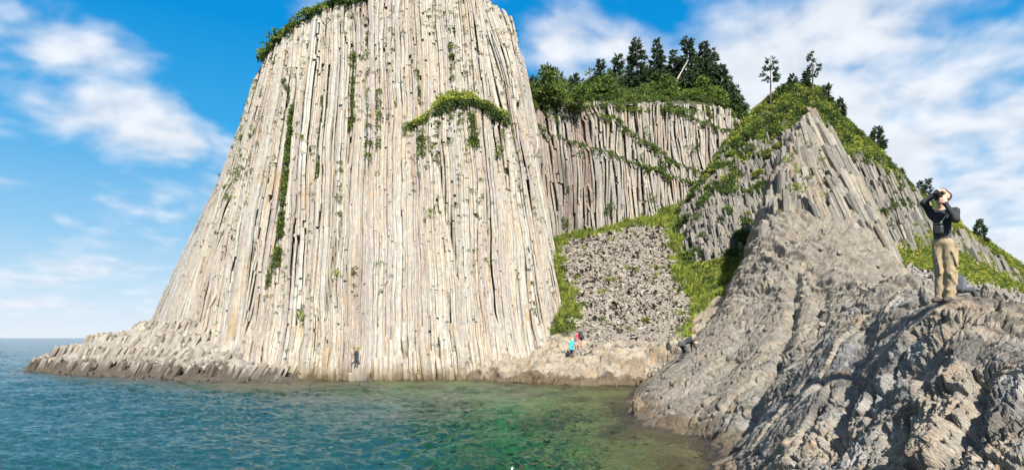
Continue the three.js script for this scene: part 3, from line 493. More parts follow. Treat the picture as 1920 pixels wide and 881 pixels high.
// ---------------------------------------------------------------- water: a rippled surface over a clear, slightly cloudy body
{
  const rows = 520, cols = 560, pos = [], idx = [], uv = [];
  const wave = (x, z) => { const d = -z, k = sstep(2600, 120, d), c = N3b(x * 0.09, z * 0.09, 1) * 0.4 + 0.8; return 0.95 * k * c * (0.1 * N3(x * 0.33 + z * 0.1, z * 0.5 - x * 0.12, 1) + 0.085 * (1 - 2 * Math.abs(N3(x * 0.6, z * 1.0 + x * 0.2, 3))) + 0.06 * (1 - 2 * Math.abs(N3(x * 1.6 + z * 0.3, z * 2.3, 6))) + 0.025 * N3(x * 3.4, z * 4.6, 8) + 0.16 * sstep(50, 140, d) * N3(x * 0.09, z * 0.15, 12)); };
  for (let j = 0; j <= rows; j++) {
    const q = 1 - j / rows, py = 1.2 + 360 * Math.pow(q, 1.25), d = j === rows ? 9000 : EYE * F / py;
    for (let i = 0; i <= cols; i++) { const px = lerp(-420, 2300, i / cols), x = (px - CX) / F * d; pos.push(x, d > 3000 ? 0 : wave(x, -d), -d); uv.push(x * 0.16, d * 0.16); }
  }
  for (let j = 0; j < rows; j++) for (let i = 0; i < cols; i++) { const a = j * (cols + 1) + i, b = a + 1, c = a + cols + 1, e = c + 1; idx.push(a, b, c, b, e, c); }
  const g = buf(pos, idx, null, uv); g.computeVertexNormals();
  const size = 512, bd = new Uint8Array(size * size * 4);
  for (let j = 0; j < size; j++) for (let i = 0; i < size; i++) {
    const u = i / size, v = j / size, a = u * 6.2832, b = v * 6.2832; let s = 0;
    for (const [k, m, w] of [[1.1, 1.6, 0.5], [2.3, 3.2, 0.3], [4.5, 6, 0.2]]) s += w * (1 - 1.6 * Math.abs(N3(Math.cos(a) * k + 3 * m, Math.sin(a) * k + Math.cos(b) * m, Math.sin(b) * m)));
    const o = (j * size + i) * 4; bd[o] = bd[o + 1] = bd[o + 2] = 255 * clamp(0.5 + 0.4 * s); bd[o + 3] = 255;
  }
  const bt = new THREE.DataTexture(bd, size, size); bt.wrapS = bt.wrapT = THREE.RepeatWrapping; bt.magFilter = THREE.LinearFilter; bt.needsUpdate = true;
  const sheet = new THREE.MeshPhysicalMaterial({ color: new THREE.Color(0.95, 1, 0.98), roughness: 0.1, transmission: 1, thickness: 1, ior: 1.33, specularIntensity: 0.2, bumpMap: bt, bumpScale: 0.13 });
  const water = thing('water', 'rippled sea, blue on the left and clear green under the cliff', 'water', [0, 0, 0], 0, undefined, 'structure');
  part('water_surface', g, sheet, water);
  // what floats in the water scatters light back: deeper water, more of it
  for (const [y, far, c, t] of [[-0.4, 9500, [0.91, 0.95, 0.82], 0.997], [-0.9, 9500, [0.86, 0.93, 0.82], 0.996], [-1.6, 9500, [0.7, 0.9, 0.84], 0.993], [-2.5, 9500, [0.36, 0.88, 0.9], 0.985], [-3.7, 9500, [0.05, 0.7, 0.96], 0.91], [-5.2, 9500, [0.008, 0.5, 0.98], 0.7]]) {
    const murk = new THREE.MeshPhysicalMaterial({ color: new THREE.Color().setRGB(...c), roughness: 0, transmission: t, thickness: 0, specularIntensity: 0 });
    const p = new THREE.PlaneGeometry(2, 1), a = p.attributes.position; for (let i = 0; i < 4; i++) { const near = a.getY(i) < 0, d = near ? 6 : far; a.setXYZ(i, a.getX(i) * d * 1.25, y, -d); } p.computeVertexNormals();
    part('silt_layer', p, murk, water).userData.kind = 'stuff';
  }
  const deep = new THREE.MeshStandardMaterial({ color: new THREE.Color(0.004, 0.035, 0.05), roughness: 1 });
  const q = new THREE.PlaneGeometry(24000, 12000); q.rotateX(-Math.PI / 2); q.translate(0, -11, -5000);
  top(new THREE.Mesh(q, deep), 'deep_sea_floor', 'dark floor of the open sea far below the surface', 'seabed', 'structure');
}

// ---------------------------------------------------------------- loose stones
const groundDisp = (x, y, z) => 0.35 * fbm(x * 0.35, y * 0.35, z * 0.35, 4) - 0.1;
{
  const r = rng(303), kinds = [], white = (c) => c.setRGB(1, 1, 1);
  for (let k = 0; k < 8; k++) { const len = 0.42 + 0.5 * r(), g = prism(V(0, -len / 2, 0), V(0, 1, 0), len, 0.27 + 0.12 * r(), r, white, 4 + k % 3); kinds.push(g); }
  const mats = [[0.33, 0.29, 0.24], [0.285, 0.25, 0.21], [0.37, 0.33, 0.28], [0.25, 0.22, 0.18], [0.31, 0.265, 0.21]].map((c) => stone({ map: rockMap, color: rgb(...c), flatShading: true }));
  const scree = thing('scree_slope', 'fan of fallen grey column blocks filling the gully below the bay cliff', 'scree', [0, 0, 0], 0, undefined, 'structure');
  const put = [];
  for (let n = 0; n < 70000 && put.length < 15000; n++) {
    const d = lerp(46, 76, r()), px = lerp(1040, 1315, r()), x = (px - CX) / F * d, y = valleyH(x, -d), q = toPx(x, y, -d), k = r();
    if (r() > (d / 76) ** 1 || !inPoly(screePoly, q[0] + 12 * N3(x * 0.6, y * 0.6, d * 0.3) + 7 * N3(x * 2, y, d), q[1] + 7 * N3(x, y, d))) continue;
    if (k < sstep(0.22, 0.4, fbm(x * 0.25, d * 0.25, 77, 3)) * 0.8) continue;
    const m = new THREE.Object3D(); m.position.set(x, y + groundDisp(x, y, -d) + 0.02 + 0.14 * r(), -d);
    m.rotation.set(1.57 + (r() - 0.5) * 1.3, (r() - 0.5) * 6.28, (r() - 0.5) * 1.5, 'YXZ'); { const q = r() < 0.06 ? 1.5 : 1; m.scale.set(q * (0.42 + 0.4 * r()), q * (0.42 + 0.7 * r() ** 2), q * (0.42 + 0.4 * r())); }; m.updateMatrix();
    put.push({ m, g: Math.floor(r() * 8), c: Math.floor(r() * 5), size: m.scale.x * m.scale.y / d });
  }
  put.sort((a, b) => b.size - a.size);
  put.slice(0, 299).forEach(({ m, g, c }) => { const o = part('stone', kinds[g], mats[c], scree); o.position.copy(m.position); o.quaternion.copy(m.quaternion); o.scale.copy(m.scale); });
  for (let g = 0; g < 8; g++) {
    const l = put.slice(299).filter((p) => p.g === g), im = new THREE.InstancedMesh(kinds[g], stone({ map: rockMap, flatShading: true }), l.length), c = new THREE.Color();
    l.forEach((p, i) => { im.setMatrixAt(i, p.m.matrix); im.setColorAt(i, c.copy(mats[p.c].color).multiplyScalar(0.85 + 0.3 * r())); });
    im.name = 'small_stones'; im.userData.kind = 'stuff'; im.castShadow = im.receiveShadow = true; scree.add(im);
  }
  // grey rubble in the valley behind the photographer
  const rub = [];
  for (let n = 0; n < 9000; n++) {
    const d = lerp(50, 120, r()), px = lerp(1660, 1960, r()), x = (px - CX) / F * d, y = hillH(x, -d), [qx, qy] = toPx(x, y, -d);
    if (!(qy > 496 + Math.max(0, qx - 1700) * 0.24 + 10 * N3(x * 0.2, 1, d * 0.2) && qy < 640)) continue;
    const m = new THREE.Object3D(); m.position.set(x, y + 0.7 * ridge(x * 0.16, y * 0.16, -d * 0.16, 4) - 0.5 + 0.2 * r(), -d); m.rotation.set(r() * 6, r() * 6, r() * 6); m.scale.setScalar(0.8 + 0.9 * r()); m.updateMatrix(); rub.push(m.matrix);
  }
  const im = new THREE.InstancedMesh(kinds[1], stone({ map: rockMap, flatShading: true, color: rgb(0.33, 0.3, 0.27) }), rub.length); rub.forEach((m, i) => im.setMatrixAt(i, m));
  top(im, 'rubble', 'grey rubble on the valley slope behind the photographer', 'rubble', 'stuff');
}
{
  const r = rng(515), white = (c) => c.setRGB(1, 1, 1), gs = [0, 1, 2, 3].map(() => prism(V(0, -0.35, 0), V(0, 1, 0), 0.7, 0.4, r, white, 5)), ms = [[0.31, 0.275, 0.22], [0.27, 0.245, 0.205], [0.22, 0.2, 0.17]].map((c) => stone({ map: rockMap, color: rgb(...c), flatShading: true }));
  for (let n = 0, k = 0; n < 3000 && k < 55; n++) { const d = lerp(22, 52, r()), px = lerp(1400, 1660, r()), x = (px - CX) / F * d, y = rockH(x, -d), [qx, qy] = toPx(x, y, -d); if (qy > 620 || qy < 390 || y < 3.5) continue; const o = part('stone', gs[k % 4], ms[k % 3], rock); o.position.set(x, y + rockDisp(x, y, -d) - 0.02, -d); o.rotation.set(0.5 + 0.9 * r(), r() * 6, (r() - 0.5)); o.scale.setScalar(0.4 + 0.9 * r() * r()); k++; }
}
// single boulders
const brownRock = stone({ map: rockMap, bumpMap: rockBump, bumpScale: 0.03, flatShading: true, color: rgb(0.72, 0.58, 0.45) });
function boulder(seed, sx, sy, sz, mat, label, pos, turn, tilt = 0) {
  const g = new THREE.IcosahedronGeometry(1, 4), p = g.attributes.position, col = [], uv = [], c = new THREE.Color(), v = V();
  for (let i = 0; i < p.count; i++) {
    v.fromBufferAttribute(p, i); const q = voronoi(v.x * 1.1 + seed, v.y * 1.1, v.z * 1.1 + seed * 0.7);
    const k = 0.82 + 0.3 * q.r * sstep(0, 0.25, q.e) + 0.22 * fbm(v.x * 1.6 + seed, v.y * 1.6, v.z * 1.6, 4); v.multiplyScalar(k);
    p.setXYZ(i, v.x * sx, v.y * sy, v.z * sz); uv.push(v.x * sx * 0.5 + v.z * sz * 0.3, v.y * sy * 0.5 + v.z * sz * 0.4);
    c.setRGB(0.31, 0.28, 0.235).lerp(rgb(0.17, 0.145, 0.11), sstep(0.05, 0.4, fbm(v.x * 2 + seed, v.y * 2, v.z * 2, 3))).multiplyScalar(1 + 0.2 * fbm(v.x * 9, v.y * 9, v.z * 9 + seed, 2)); col.push(c.r, c.g, c.b);
  }
  g.setAttribute('color', new THREE.Float32BufferAttribute(col, 3)); g.setAttribute('uv', new THREE.Float32BufferAttribute(uv, 2));
  const o = top(new THREE.Mesh(g, mat), 'boulder', label, 'boulder', undefined, undefined); o.position.copy(pos); o.rotation.set(0, turn, tilt); return o;
}
const onRock = (px, d) => { const x = (px - CX) / F * d, y = rockH(x, -d); return V(x, y + rockDisp(x, y, -d), -d); };
[[1197, 25.2, 0.24, 0.5, 0.28, 'tall brown boulder at the waterline on the tip of the rock ridge', 0.1, 0.1], [1699, 17.5, 0.34, 0.3, 0.26, 'pale boulder lying on the ridge left of the photographer', 0.6, -0.5], [1742, 11.3, 0.17, 0.3, 0.15, 'pointed tan boulder just left of the photographer\'s boots', 0.3, 0.25], [1852, 10.9, 0.11, 0.22, 0.1, 'upright stone tooth nearest the backpack on the skyline', 0.4, 0.1], [1866, 11.0, 0.1, 0.2, 0.11, 'upright stone tooth in the middle of the skyline row', 1.4, -0.1], [1880, 10.6, 0.13, 0.15, 0.12, 'squat stone at the right end of the skyline row', 2.2, -0.3]].forEach(([px, d, a, b, c, label, turn, tilt], i) => { const p = onRock(px, d); p.y += b * (i ? 0.45 : 0.2); boulder(i * 3.7 + 1, a, b, c, i ? matBlock : brownRock, label, p, turn, tilt); });

// ---------------------------------------------------------------- plants
const leafMat = new THREE.MeshPhysicalMaterial({ color: 0xffffff, roughness: 1, transmission: 0.32, thickness: 0, specularIntensity: 0.4, side: THREE.DoubleSide });
const leafMatV = new THREE.MeshPhysicalMaterial({ vertexColors: true, roughness: 1, transmission: 0.25, thickness: 0, specularIntensity: 0.4, side: THREE.DoubleSide });
function pushLeaf(pos, p, dir, side, l, w) { // a pointed leaf: two triangles
  const a = p.clone().addScaledVector(dir, l * 0.45).addScaledVector(side, w * 0.5), b = p.clone().addScaledVector(dir, l * 0.45).addScaledVector(side, -w * 0.5), t = p.clone().addScaledVector(dir, l);
  pos.push(p.x, p.y, p.z, a.x, a.y, a.z, b.x, b.y, b.z, a.x, a.y, a.z, t.x, t.y, t.z, b.x, b.y, b.z);
}
const rdir = (r) => { const z = r() * 2 - 1, a = r() * 6.283, s = Math.sqrt(1 - z * z); return V(Math.cos(a) * s, z, Math.sin(a) * s); };
function bushGeo(seed, n, leaf) { const r = rng(seed), pos = []; for (let k = 0; k < n; k++) { const p = rdir(r).multiplyScalar(0.25 + 0.32 * r()); p.y = Math.abs(p.y) * 0.9 - 0.05; const d = p.clone().normalize().add(rdir(r).multiplyScalar(0.9)).add(V(0, 0.25, 0)).normalize(), s = V().crossVectors(d, rdir(r)).normalize(); pushLeaf(pos, p, d, s, leaf * (0.7 + 0.6 * r()), leaf * 0.62); } const g = buf(pos); g.computeVertexNormals(); return g; }
function tuftGeo(seed, n) { const r = rng(seed), pos = []; for (let k = 0; k < n; k++) { const a = r() * 6.283, R = 0.22 * Math.sqrt(r()), p = V(Math.cos(a) * R, -0.05, Math.sin(a) * R), d = V(Math.cos(a) * (0.2 + 0.7 * r()), 1, Math.sin(a) * (0.2 + 0.7 * r())).normalize(), s = V(-Math.sin(a + r()), 0, Math.cos(a + r())); pushLeaf(pos, p, d, s, 0.35 + 0.35 * r(), 0.05 + 0.04 * r()); } const g = buf(pos); g.computeVertexNormals(); return g; }
const BUSH = [bushGeo(1, 46, 0.26), bushGeo(2, 46, 0.24), bushGeo(3, 40, 0.3)], TUFT = [tuftGeo(4, 26), tuftGeo(5, 26), tuftGeo(6, 22)];
const GREEN = { dark: rgb(0.038, 0.064, 0.014), mid: rgb(0.09, 0.14, 0.02), bright: rgb(0.17, 0.225, 0.03), lime: rgb(0.27, 0.3, 0.04), yellow: rgb(0.45, 0.34, 0.03), dry: rgb(0.22, 0.18, 0.07) };
function scatter(name, label, category, list, geos, partName) { // list: [x, y, z, size, colour]
  const g = new THREE.Group(), r = rng(list.length + 3), m = new THREE.Object3D(), c = new THREE.Color();
  geos.forEach((geo, k) => {
    const own = list.filter((_, i) => i % geos.length === k); if (!own.length) return;
    const im = new THREE.InstancedMesh(geo, leafMat, own.length);
    own.forEach(([x, y, z, s, col], i) => { m.position.set(x, y, z); m.rotation.set((r() - 0.5) * 0.5, r() * 6.28, (r() - 0.5) * 0.5); m.scale.set(s * (0.8 + 0.4 * r()), s * (0.75 + 0.5 * r()), s * (0.8 + 0.4 * r())); m.updateMatrix(); im.setMatrixAt(i, m.matrix); im.setColorAt(i, c.copy(col).multiplyScalar(0.75 + 0.5 * r())); });
    im.name = partName; im.userData.kind = 'stuff'; im.castShadow = im.receiveShadow = true; g.add(im);
  });
  return top(g, name, label, category, 'stuff');
}
const mixG = (a, b, t) => a.clone().lerp(b, clamp(t));
{
  const r = rng(909);
  // brow of the sea cliff
  let L = [];
  for (let k = 0; k < 3200; k++) { const s = lerp(0.2, 0.62, r()), p = sea.point(s, 1), { N } = sea.frame(s, 1); if (toPx(p.x, p.y, p.z)[0] < 492) continue; const e = -0.3 - 2.2 * r() + (r() < 0.25 ? 0.9 : 0), q = sea.out(s, 0.99, p), [px] = toPx(p.x, p.y, p.z); if (px > 700 && r() < 0.55 && px < 930) continue; const droop = r() < 0.3 ? -0.9 * r() * (0.5 + N3(s * 90, 3, 2)) : 0, bump = 0.5 * Math.max(0, N3(s * 40, 9, 1)); L.push([p.x + N.x * (q + e), p.y + 0.1 + bump * r() * 2 + (e < -0.2 ? 0.35 * r() : 0) + droop, p.z + N.z * (q + e), 0.45 + 0.55 * r() * r() + bump * 0.4, mixG(GREEN.dark, r() < 0.4 ? GREEN.bright : GREEN.mid, 0.25 + r())]); }
  scatter('brow_scrub', 'green scrub along the top edge of the sea cliff', 'shrubs', L, BUSH, 'foliage');
  // grass ledge high on the sea cliff
  L = [];
  for (let k = 0; k < 26000 && L.length < 1250; k++) { const s = lerp(0.3, 0.9, r()), t = lerp(0.55, 0.8, r()), p = sea.point(s, t), [px, py] = toPx(p.x, p.y, p.z), y = ledgeY(px); if (px < 768 || px > 948) continue; const thick = (9 + 9 * sstep(790, 840, px) * sstep(935, 890, px)) * sstep(768, 805, px) * (0.85 + 0.7 * N3(px * 0.06, 1, 1)) * lerp(0.6, 1, sstep(948, 920, px)) + 4; if (py < y - thick * 0.75 || py > y + thick * 0.8 + 9 * Math.max(0, N3(px * 0.07, 4, 4))) continue; const { N } = sea.frame(s, t), e = sea.out(s, t, p) + (py < y ? 0.15 + 0.85 * r() : 0.25); L.push([p.x + N.x * e, p.y - 0.15, p.z + N.z * e, 0.38 + 0.34 * r(), mixG(GREEN.mid, py < y + 5 ? GREEN.lime : GREEN.dark, 0.25 + r())]); }
  // trailing growth below the ledge
  for (let k = 0; k < 9000; k++) { const s = lerp(0.3, 0.9, r()), t = lerp(0.4, 0.72, r()), p = sea.point(s, t), [px, py] = toPx(p.x, p.y, p.z); if (px < 755 || px > 955) continue; const y = ledgeY(px), f = fbm(px * 0.045, py * 0.02, 12, 3); if (py < y || py > y + 110 || f < 0.08 + (py - y) * 0.0028) continue; const { N } = sea.frame(s, t), e = sea.out(s, t, p) + 0.18; L.push([p.x + N.x * e, p.y, p.z + N.z * e, 0.22 + 0.3 * r(), mixG(GREEN.dark, GREEN.bright, r())]); }
  scatter('ledge_grass', 'bright grass and trailing plants on the high ledge of the sea cliff', 'grass', L, [...BUSH, ...TUFT], 'foliage');
  // growth in the joints of the sea cliff
  L = [];
  const line = [[548, 195, 523, 500, 6, 800], [606, 185, 598, 330, 3.5, 260], [655, 95, 652, 240, 3, 190], [440, 270, 425, 380, 3.5, 150], [540, 150, 545, 200, 3, 60], [470, 200, 452, 330, 3, 60], [420, 330, 405, 440, 3, 50], [640, 300, 640, 450, 3, 50], [780, 100, 783, 180, 3, 30], [850, 60, 853, 150, 3, 30], [712, 130, 708, 330, 2, 40], [787, 250, 790, 300, 4, 60], [880, 215, 887, 285, 5, 70], [485, 250, 470, 330, 2, 40], [905, 200, 945, 240, 6, 80], [1046, 500, 1062, 610, 7, 160], [518, 480, 505, 560, 3, 40], [690, 60, 690, 300, 2, 50], [665, 500, 670, 560, 3, 14]];
  const locate = (px, py) => { let best = 1e9, bs = 0, bt = 0; for (let i = 0; i <= 60; i++) for (let j = 0; j <= 30; j++) { const s = 0.1 + 0.75 * i / 60, p = sea.point(s, j / 30), q = toPx(p.x, p.y, p.z), e = (q[0] - px) ** 2 + (q[1] - py) ** 2; if (e < best) { best = e; bs = s; bt = j / 30; } } let ds = 0.75 / 60, dt = 1 / 30; for (let k = 0; k < 12; k++) { for (const [a, b] of [[ds, 0], [-ds, 0], [0, dt], [0, -dt]]) { const p = sea.point(bs + a, bt + b), q = toPx(p.x, p.y, p.z), e = (q[0] - px) ** 2 + (q[1] - py) ** 2; if (e < best) { best = e; bs += a; bt += b; } } ds *= 0.62; dt *= 0.62; } return [bs, bt]; };
  for (const [x0, y0, x1, y1, wd, n] of line) { const A = locate(x0, y0), B = locate(x1, y1); for (let k = 0; k < n; k++) { const u = r(), s = lerp(A[0], B[0], u) + (r() - 0.5) * wd * 0.00055, t = lerp(A[1], B[1], u), p = sea.point(s, t), { N } = sea.frame(s, t), e = sea.out(s, t, p) + 0.05 + 0.12 * r(); if (N3(u * 9 + x0, 2, 1) < -0.35) continue; L.push([p.x + N.x * e, p.y, p.z + N.z * e, 0.24 + 0.34 * r() * (wd > 4 ? 1.3 : 0.85), mixG(GREEN.dark, GREEN.bright, r() * 0.9)]); } }
  for (const [s, t, own] of veg.crack) { if (r() > 0.55) continue; const p = sea.point(s, t), m = s * sea.len, [px, py] = toPx(p.x, p.y, p.z); if (N3(m * 0.2, p.y * 0.09, 6) + 0.3 * sstep(520, 100, py) < 0.05) continue; const { N, T } = sea.frame(s, t), e = sea.out(s, t, p) + own + 0.12, la = (r() < 0.5 ? -1 : 1) * 0.17; L.push([p.x + N.x * e + T.x * la, p.y, p.z + N.z * e + T.z * la, 0.13 + 0.22 * r(), mixG(GREEN.dark, GREEN.bright, r())]); }
  scatter('joint_plants', 'small green plants rooted in the joints of the sea cliff', 'plants', L, BUSH, 'foliage');
  // two tufts that stand alone on the face
  for (const [px, py, sc, label] of [[636, 513, 0.55, 'round yellow-green tuft alone on the middle of the sea cliff'], [567, 592, 0.7, 'hanging green tuft low on the sea cliff above the dark cleft'], [330, 0, 0, '']]) { if (!sc) continue; const [s, t] = locate(px, py), p = sea.point(s, t), { N } = sea.frame(s, t), e = sea.out(s, t, p) + 0.2, g = new THREE.Group(); g.position.set(p.x + N.x * e, p.y, p.z + N.z * e); for (let k = 0; k < 3; k++) { const m = part('foliage', k % 2 ? TUFT[k] : BUSH[k], new THREE.MeshPhysicalMaterial({ color: k ? GREEN.lime : GREEN.bright, roughness: 1, transmission: 0.3, thickness: 0 }), g); m.position.set((k - 1) * 0.14, -0.1 * k, 0); m.scale.setScalar(sc); } top(g, 'grass_tuft', label, 'plant'); }
  // ledges of the bay cliff
  L = [];
  for (let k = 0; k < 60000 && L.length < 1900; k++) { const s = r(), t = r(), p = bay.point(s, t), [px, py] = toPx(p.x, p.y, p.z); let ok = false, near = 9; bayLedges.forEach((l, i) => { const y = yOn(l, px); if (y == null) return; const e = py - y + 3 * N3(px * 0.06, i, 0), th = (i < 2 ? 3.2 : 2.6) * (0.5 + 0.9 * Math.max(0, N3(px * 0.03, i, 7) + 0.4)); if (Math.abs(e) < th || (e > 0 && e < th + 14 * Math.max(0, N3(px * 0.09, i, 9)))) { ok = true; near = e; } }); if (!ok && !(N3(p.x * 0.3, p.y * 0.22, p.z * 0.3) > 0.62 && r() < 0.3)) continue; const { N } = bay.frame(s, t), e = bay.out(s, t, p) + 0.25 + 0.4 * r(); L.push([p.x + N.x * e, p.y, p.z + N.z * e, 0.3 + 0.35 * r(), mixG(GREEN.dark, r() < 0.3 ? GREEN.bright : GREEN.mid, r())]); }
  scatter('bay_ledge_plants', 'strips of green plants on the slanting ledges of the bay cliff', 'plants', L, [BUSH[0], TUFT[0], TUFT[1]], 'foliage');
  // scrub on the plateau
  L = [];
  for (let k = 0; k < 22000 && L.length < 11000; k++) { const px = lerp(945, 1400, r()), d = lerp(75, 112, r() ** 1.6), x = (px - CX) / F * d, y = plateauH(x, -d); let fr = 0; for (let i = 0; i <= 30; i++) { const b = bay.B.at(i / 30); if (Math.abs(CX + b.x / -b.z * F - px) < 9) fr = -b.z; } if (d < fr - 0.3) continue; const edge = d - fr < 2.5, hn = Math.max(0, N3(x * 0.2, 3, d * 0.2) + 0.5 * N3(x * 0.7, 8, d * 0.7)), h = 0.7 + 0.8 * hn; L.push([x, y + (edge ? -0.3 - 0.6 * r() : 0.1 + (0.4 + 2.6 * hn) * r()), -d, (edge ? 0.65 : 0.85) * h * (0.8 + 0.6 * r()), mixG(GREEN.dark, r() < 0.35 ? GREEN.bright : GREEN.mid, (edge ? 0.5 : 0.1) + r() * 0.9)]); }
  scatter('plateau_scrub', 'dense green scrub between the spruces above the bay cliff', 'shrubs', L, BUSH, 'foliage');
  // meadow and grass borders of the gully
  L = []; const L2 = [];
  for (let k = 0; k < 60000 && L.length < 12500; k++) { const px = lerp(985, 1440, r()), d = lerp(44, 90, r()), x = (px - CX) / F * d, y = valleyH(x, -d), [qx, qy] = toPx(x, y, -d); if (y < 3.1 + 0.7 * N3(x * 0.5, 0, d * 0.5) || (inPoly(screePoly, qx + 12 * N3(x * 0.6, y * 0.6, d * 0.3), qy) && !(N3(x * 0.5, 5, d * 0.5) > 0.74)) || (qy > 555 && qx > 1300 && qy > 555 + (1345 - qx) * 0.9)) continue; const n = N3(x * 0.25, 2, d * 0.25); L.push([x, y + groundDisp(x, y, -d), -d, 0.6 + 0.5 * r(), mixG(n > 0.3 ? GREEN.mid : GREEN.bright, r() < 0.22 ? GREEN.dry : GREEN.lime, r() * 0.8)]); if (r() < 0.1 && n > 0.1) L2.push([x, y + 0.1, -d, 0.5 + 0.6 * r(), mixG(GREEN.dark, GREEN.bright, r())]); }
  scatter('gully_grass', 'bright grass on the meadow and along the edges of the scree', 'grass', L, TUFT, 'grass_blades');
  scatter('gully_shrubs', 'darker low shrubs in the grass of the gully', 'shrubs', L2, BUSH, 'foliage');
  // the hill
  L = []; const L3 = [];
  for (let k = 0; k < 90000 && L.length < 30000; k++) {
    const px = lerp(1270, 1990, r()), d = lerp(60, 152, r()), x = (px - CX) / F * d, y = hillH(x, -d), [qx, qy] = toPx(x, y, -d), rk = rocky(x, y, -d), n = N3(x * 0.3, y * 0.3, d * 0.3), n2 = N3(x * 0.09, y * 0.09, d * 0.09 + 5);
    const open = qx > 1660 && qy > 400;
    if (rk && n < (rk === 1 ? 0.45 - 0.35 * sstep(400, 320, qy) : rk === 2 ? 0.5 : 0.4)) continue; if (!rk && r() < 0.45) continue;
    if (qx > 1660 && qy > 500 + (qx - 1700) * 0.24 + 6 * n) continue;
    const yy = y + 0.7 * ridge(x * 0.16, y * 0.16, -d * 0.16, 4) - 0.55, item = [x, yy + (rk ? 0.55 : 0.15), -d, (rk ? 0.4 : 0.45 + 0.5 * Math.max(0, n)) + 0.5 * r(), null];
    if (open) { item[4] = r() < 0.07 + 0.6 * sstep(0.5, 0.8, n2 + 0.25 * n) ? GREEN.yellow.clone().lerp(GREEN.lime, r()) : mixG(GREEN.mid, GREEN.lime, r() * 1.2 - 0.1 + 0.4 * n2); L3.push(item); } else { item[4] = mixG(GREEN.dark, n > 0.3 ? GREEN.mid : n2 > -0.2 || r() < 0.4 ? GREEN.lime : GREEN.bright, n > 0.3 ? r() * 0.8 : r() * 0.9 + 0.15); L.push(item); }
  }
  scatter('hill_scrub', 'green scrub covering the crest and ledges of the hill', 'shrubs', L, [...BUSH, TUFT[0], TUFT[1]], 'foliage');
  scatter('slope_meadow', 'yellow-green flowering slope behind the photographer', 'meadow', L3, [...BUSH, ...TUFT], 'foliage');
  // grass on the tower
  L = [];
  for (let k = 0; k < 6000 && L.length < 260; k++) { const d = lerp(48, 60, r()), px = lerp(1440, 1640, r()), x = (px - CX) / F * d, y = rockH(x, -d), [qx, qy] = toPx(x, y, -d); if (qy > 430 || N3(x * 0.5, y * 0.9, d * 0.5) < 0.45) continue; L.push([x, y + 0.5 + 0.5 * r(), -d, 0.25 + 0.3 * r(), mixG(GREEN.mid, GREEN.lime, r())]); }
  scatter('tower_grass', 'sparse yellowish grass between the leaning columns of the tower', 'grass', L, TUFT, 'grass_blades');
}
// ---- trees
const barkMat = new THREE.MeshStandardMaterial({ color: rgb(0.10, 0.075, 0.055), roughness: 1 }), paleBark = new THREE.MeshStandardMaterial({ color: rgb(0.5, 0.46, 0.4), roughness: 0.9 });
function limb(a, b, ra, rb, sides = 6) { const g = new THREE.CylinderGeometry(rb, ra, a.distanceTo(b), sides, 3); g.translate(0, a.distanceTo(b) / 2, 0); g.applyQuaternion(new THREE.Quaternion().setFromUnitVectors(V(0, 1, 0), b.clone().sub(a).normalize())); g.translate(a.x, a.y, a.z); return g; }
function conifer(seed, h, o = {}) {
  const r = rng(seed), pos = [], col = [], limbs = [], bare = o.bare ?? 0.12, wide = o.wide ?? 0.2, c = new THREE.Color(), bend = (r() - 0.5) * 0.05 * h;
  const at = (t) => V(bend * t * t, h * t, 0.5 * bend * t);
  const whorls = Math.round((1 - bare) * h * (o.dense ?? 3.4));
  for (let i = 0; i < whorls; i++) {
    const u = i / whorls, t = lerp(bare, 0.985, u), prof = o.pine ? Math.sin(Math.PI * clamp(u * 0.85 + 0.2)) * 0.9 + 0.15 : Math.pow(1 - u, 0.72) * (0.85 + 0.25 * Math.sin(u * 14 + seed)) + 0.05, nb = o.pine ? 3 : 5;
    for (let b = 0; b < nb; b++) {
      if (r() < (o.gaps ?? 0.12)) continue;
      const az = r() * 6.283, len = wide * h * prof * (0.6 + 0.6 * r()), p0 = at(t), rise = o.pine ? 0.25 * r() : lerp(-0.35, 0.35, u) + (r() - 0.5) * 0.2, dir = V(Math.cos(az), rise, Math.sin(az)).normalize();
      if (len > 0.5 && r() < 0.5) limbs.push(limb(p0, p0.clone().addScaledVector(dir, len * 0.8), 0.012 * h * 0.4, 0.008, 3));
      const n = Math.max(5, Math.round(len * (o.pine ? 16 : 20)));
      for (let k = 0; k < n; k++) {
        const f = o.pine ? 0.45 + 0.55 * r() : 0.12 + 0.88 * Math.sqrt(r()), q = p0.clone().addScaledVector(dir, len * f).add(V((r() - 0.5) * 0.3, -0.12 * f * len * r(), (r() - 0.5) * 0.3)), dd = dir.clone().add(rdir(r).multiplyScalar(0.85)).add(V(0, o.pine ? 0.3 : -0.1, 0)).normalize(), s = V().crossVectors(dd, rdir(r)).normalize();
        pushLeaf(pos, q, dd, s, (0.34 + 0.34 * r()) * (o.leaf ?? 1), 0.2 * (o.leaf ?? 1)); c.setRGB(0.024, 0.042, 0.017).lerp(o.tip ?? rgb(0.05, 0.085, 0.022), r() * r()); for (let v = 0; v < 6; v++) col.push(c.r, c.g, c.b);
      }
    }
  }
  const g = buf(pos, null, col); g.computeVertexNormals();
  const tr = []; for (let k = 0; k < 6; k++) tr.push(limb(at(k / 6).add(V(0, k ? 0 : -0.5, 0)), at((k + 1) / 6), lerp(0.022, 0.003, k / 6) * h * (o.thick ?? 0.8), lerp(0.022, 0.003, (k + 1) / 6) * h * (o.thick ?? 0.8), 7));
  return { crown: g, trunk: mergeGeometries(tr), limbs: limbs.length ? mergeGeometries(limbs) : null };
}
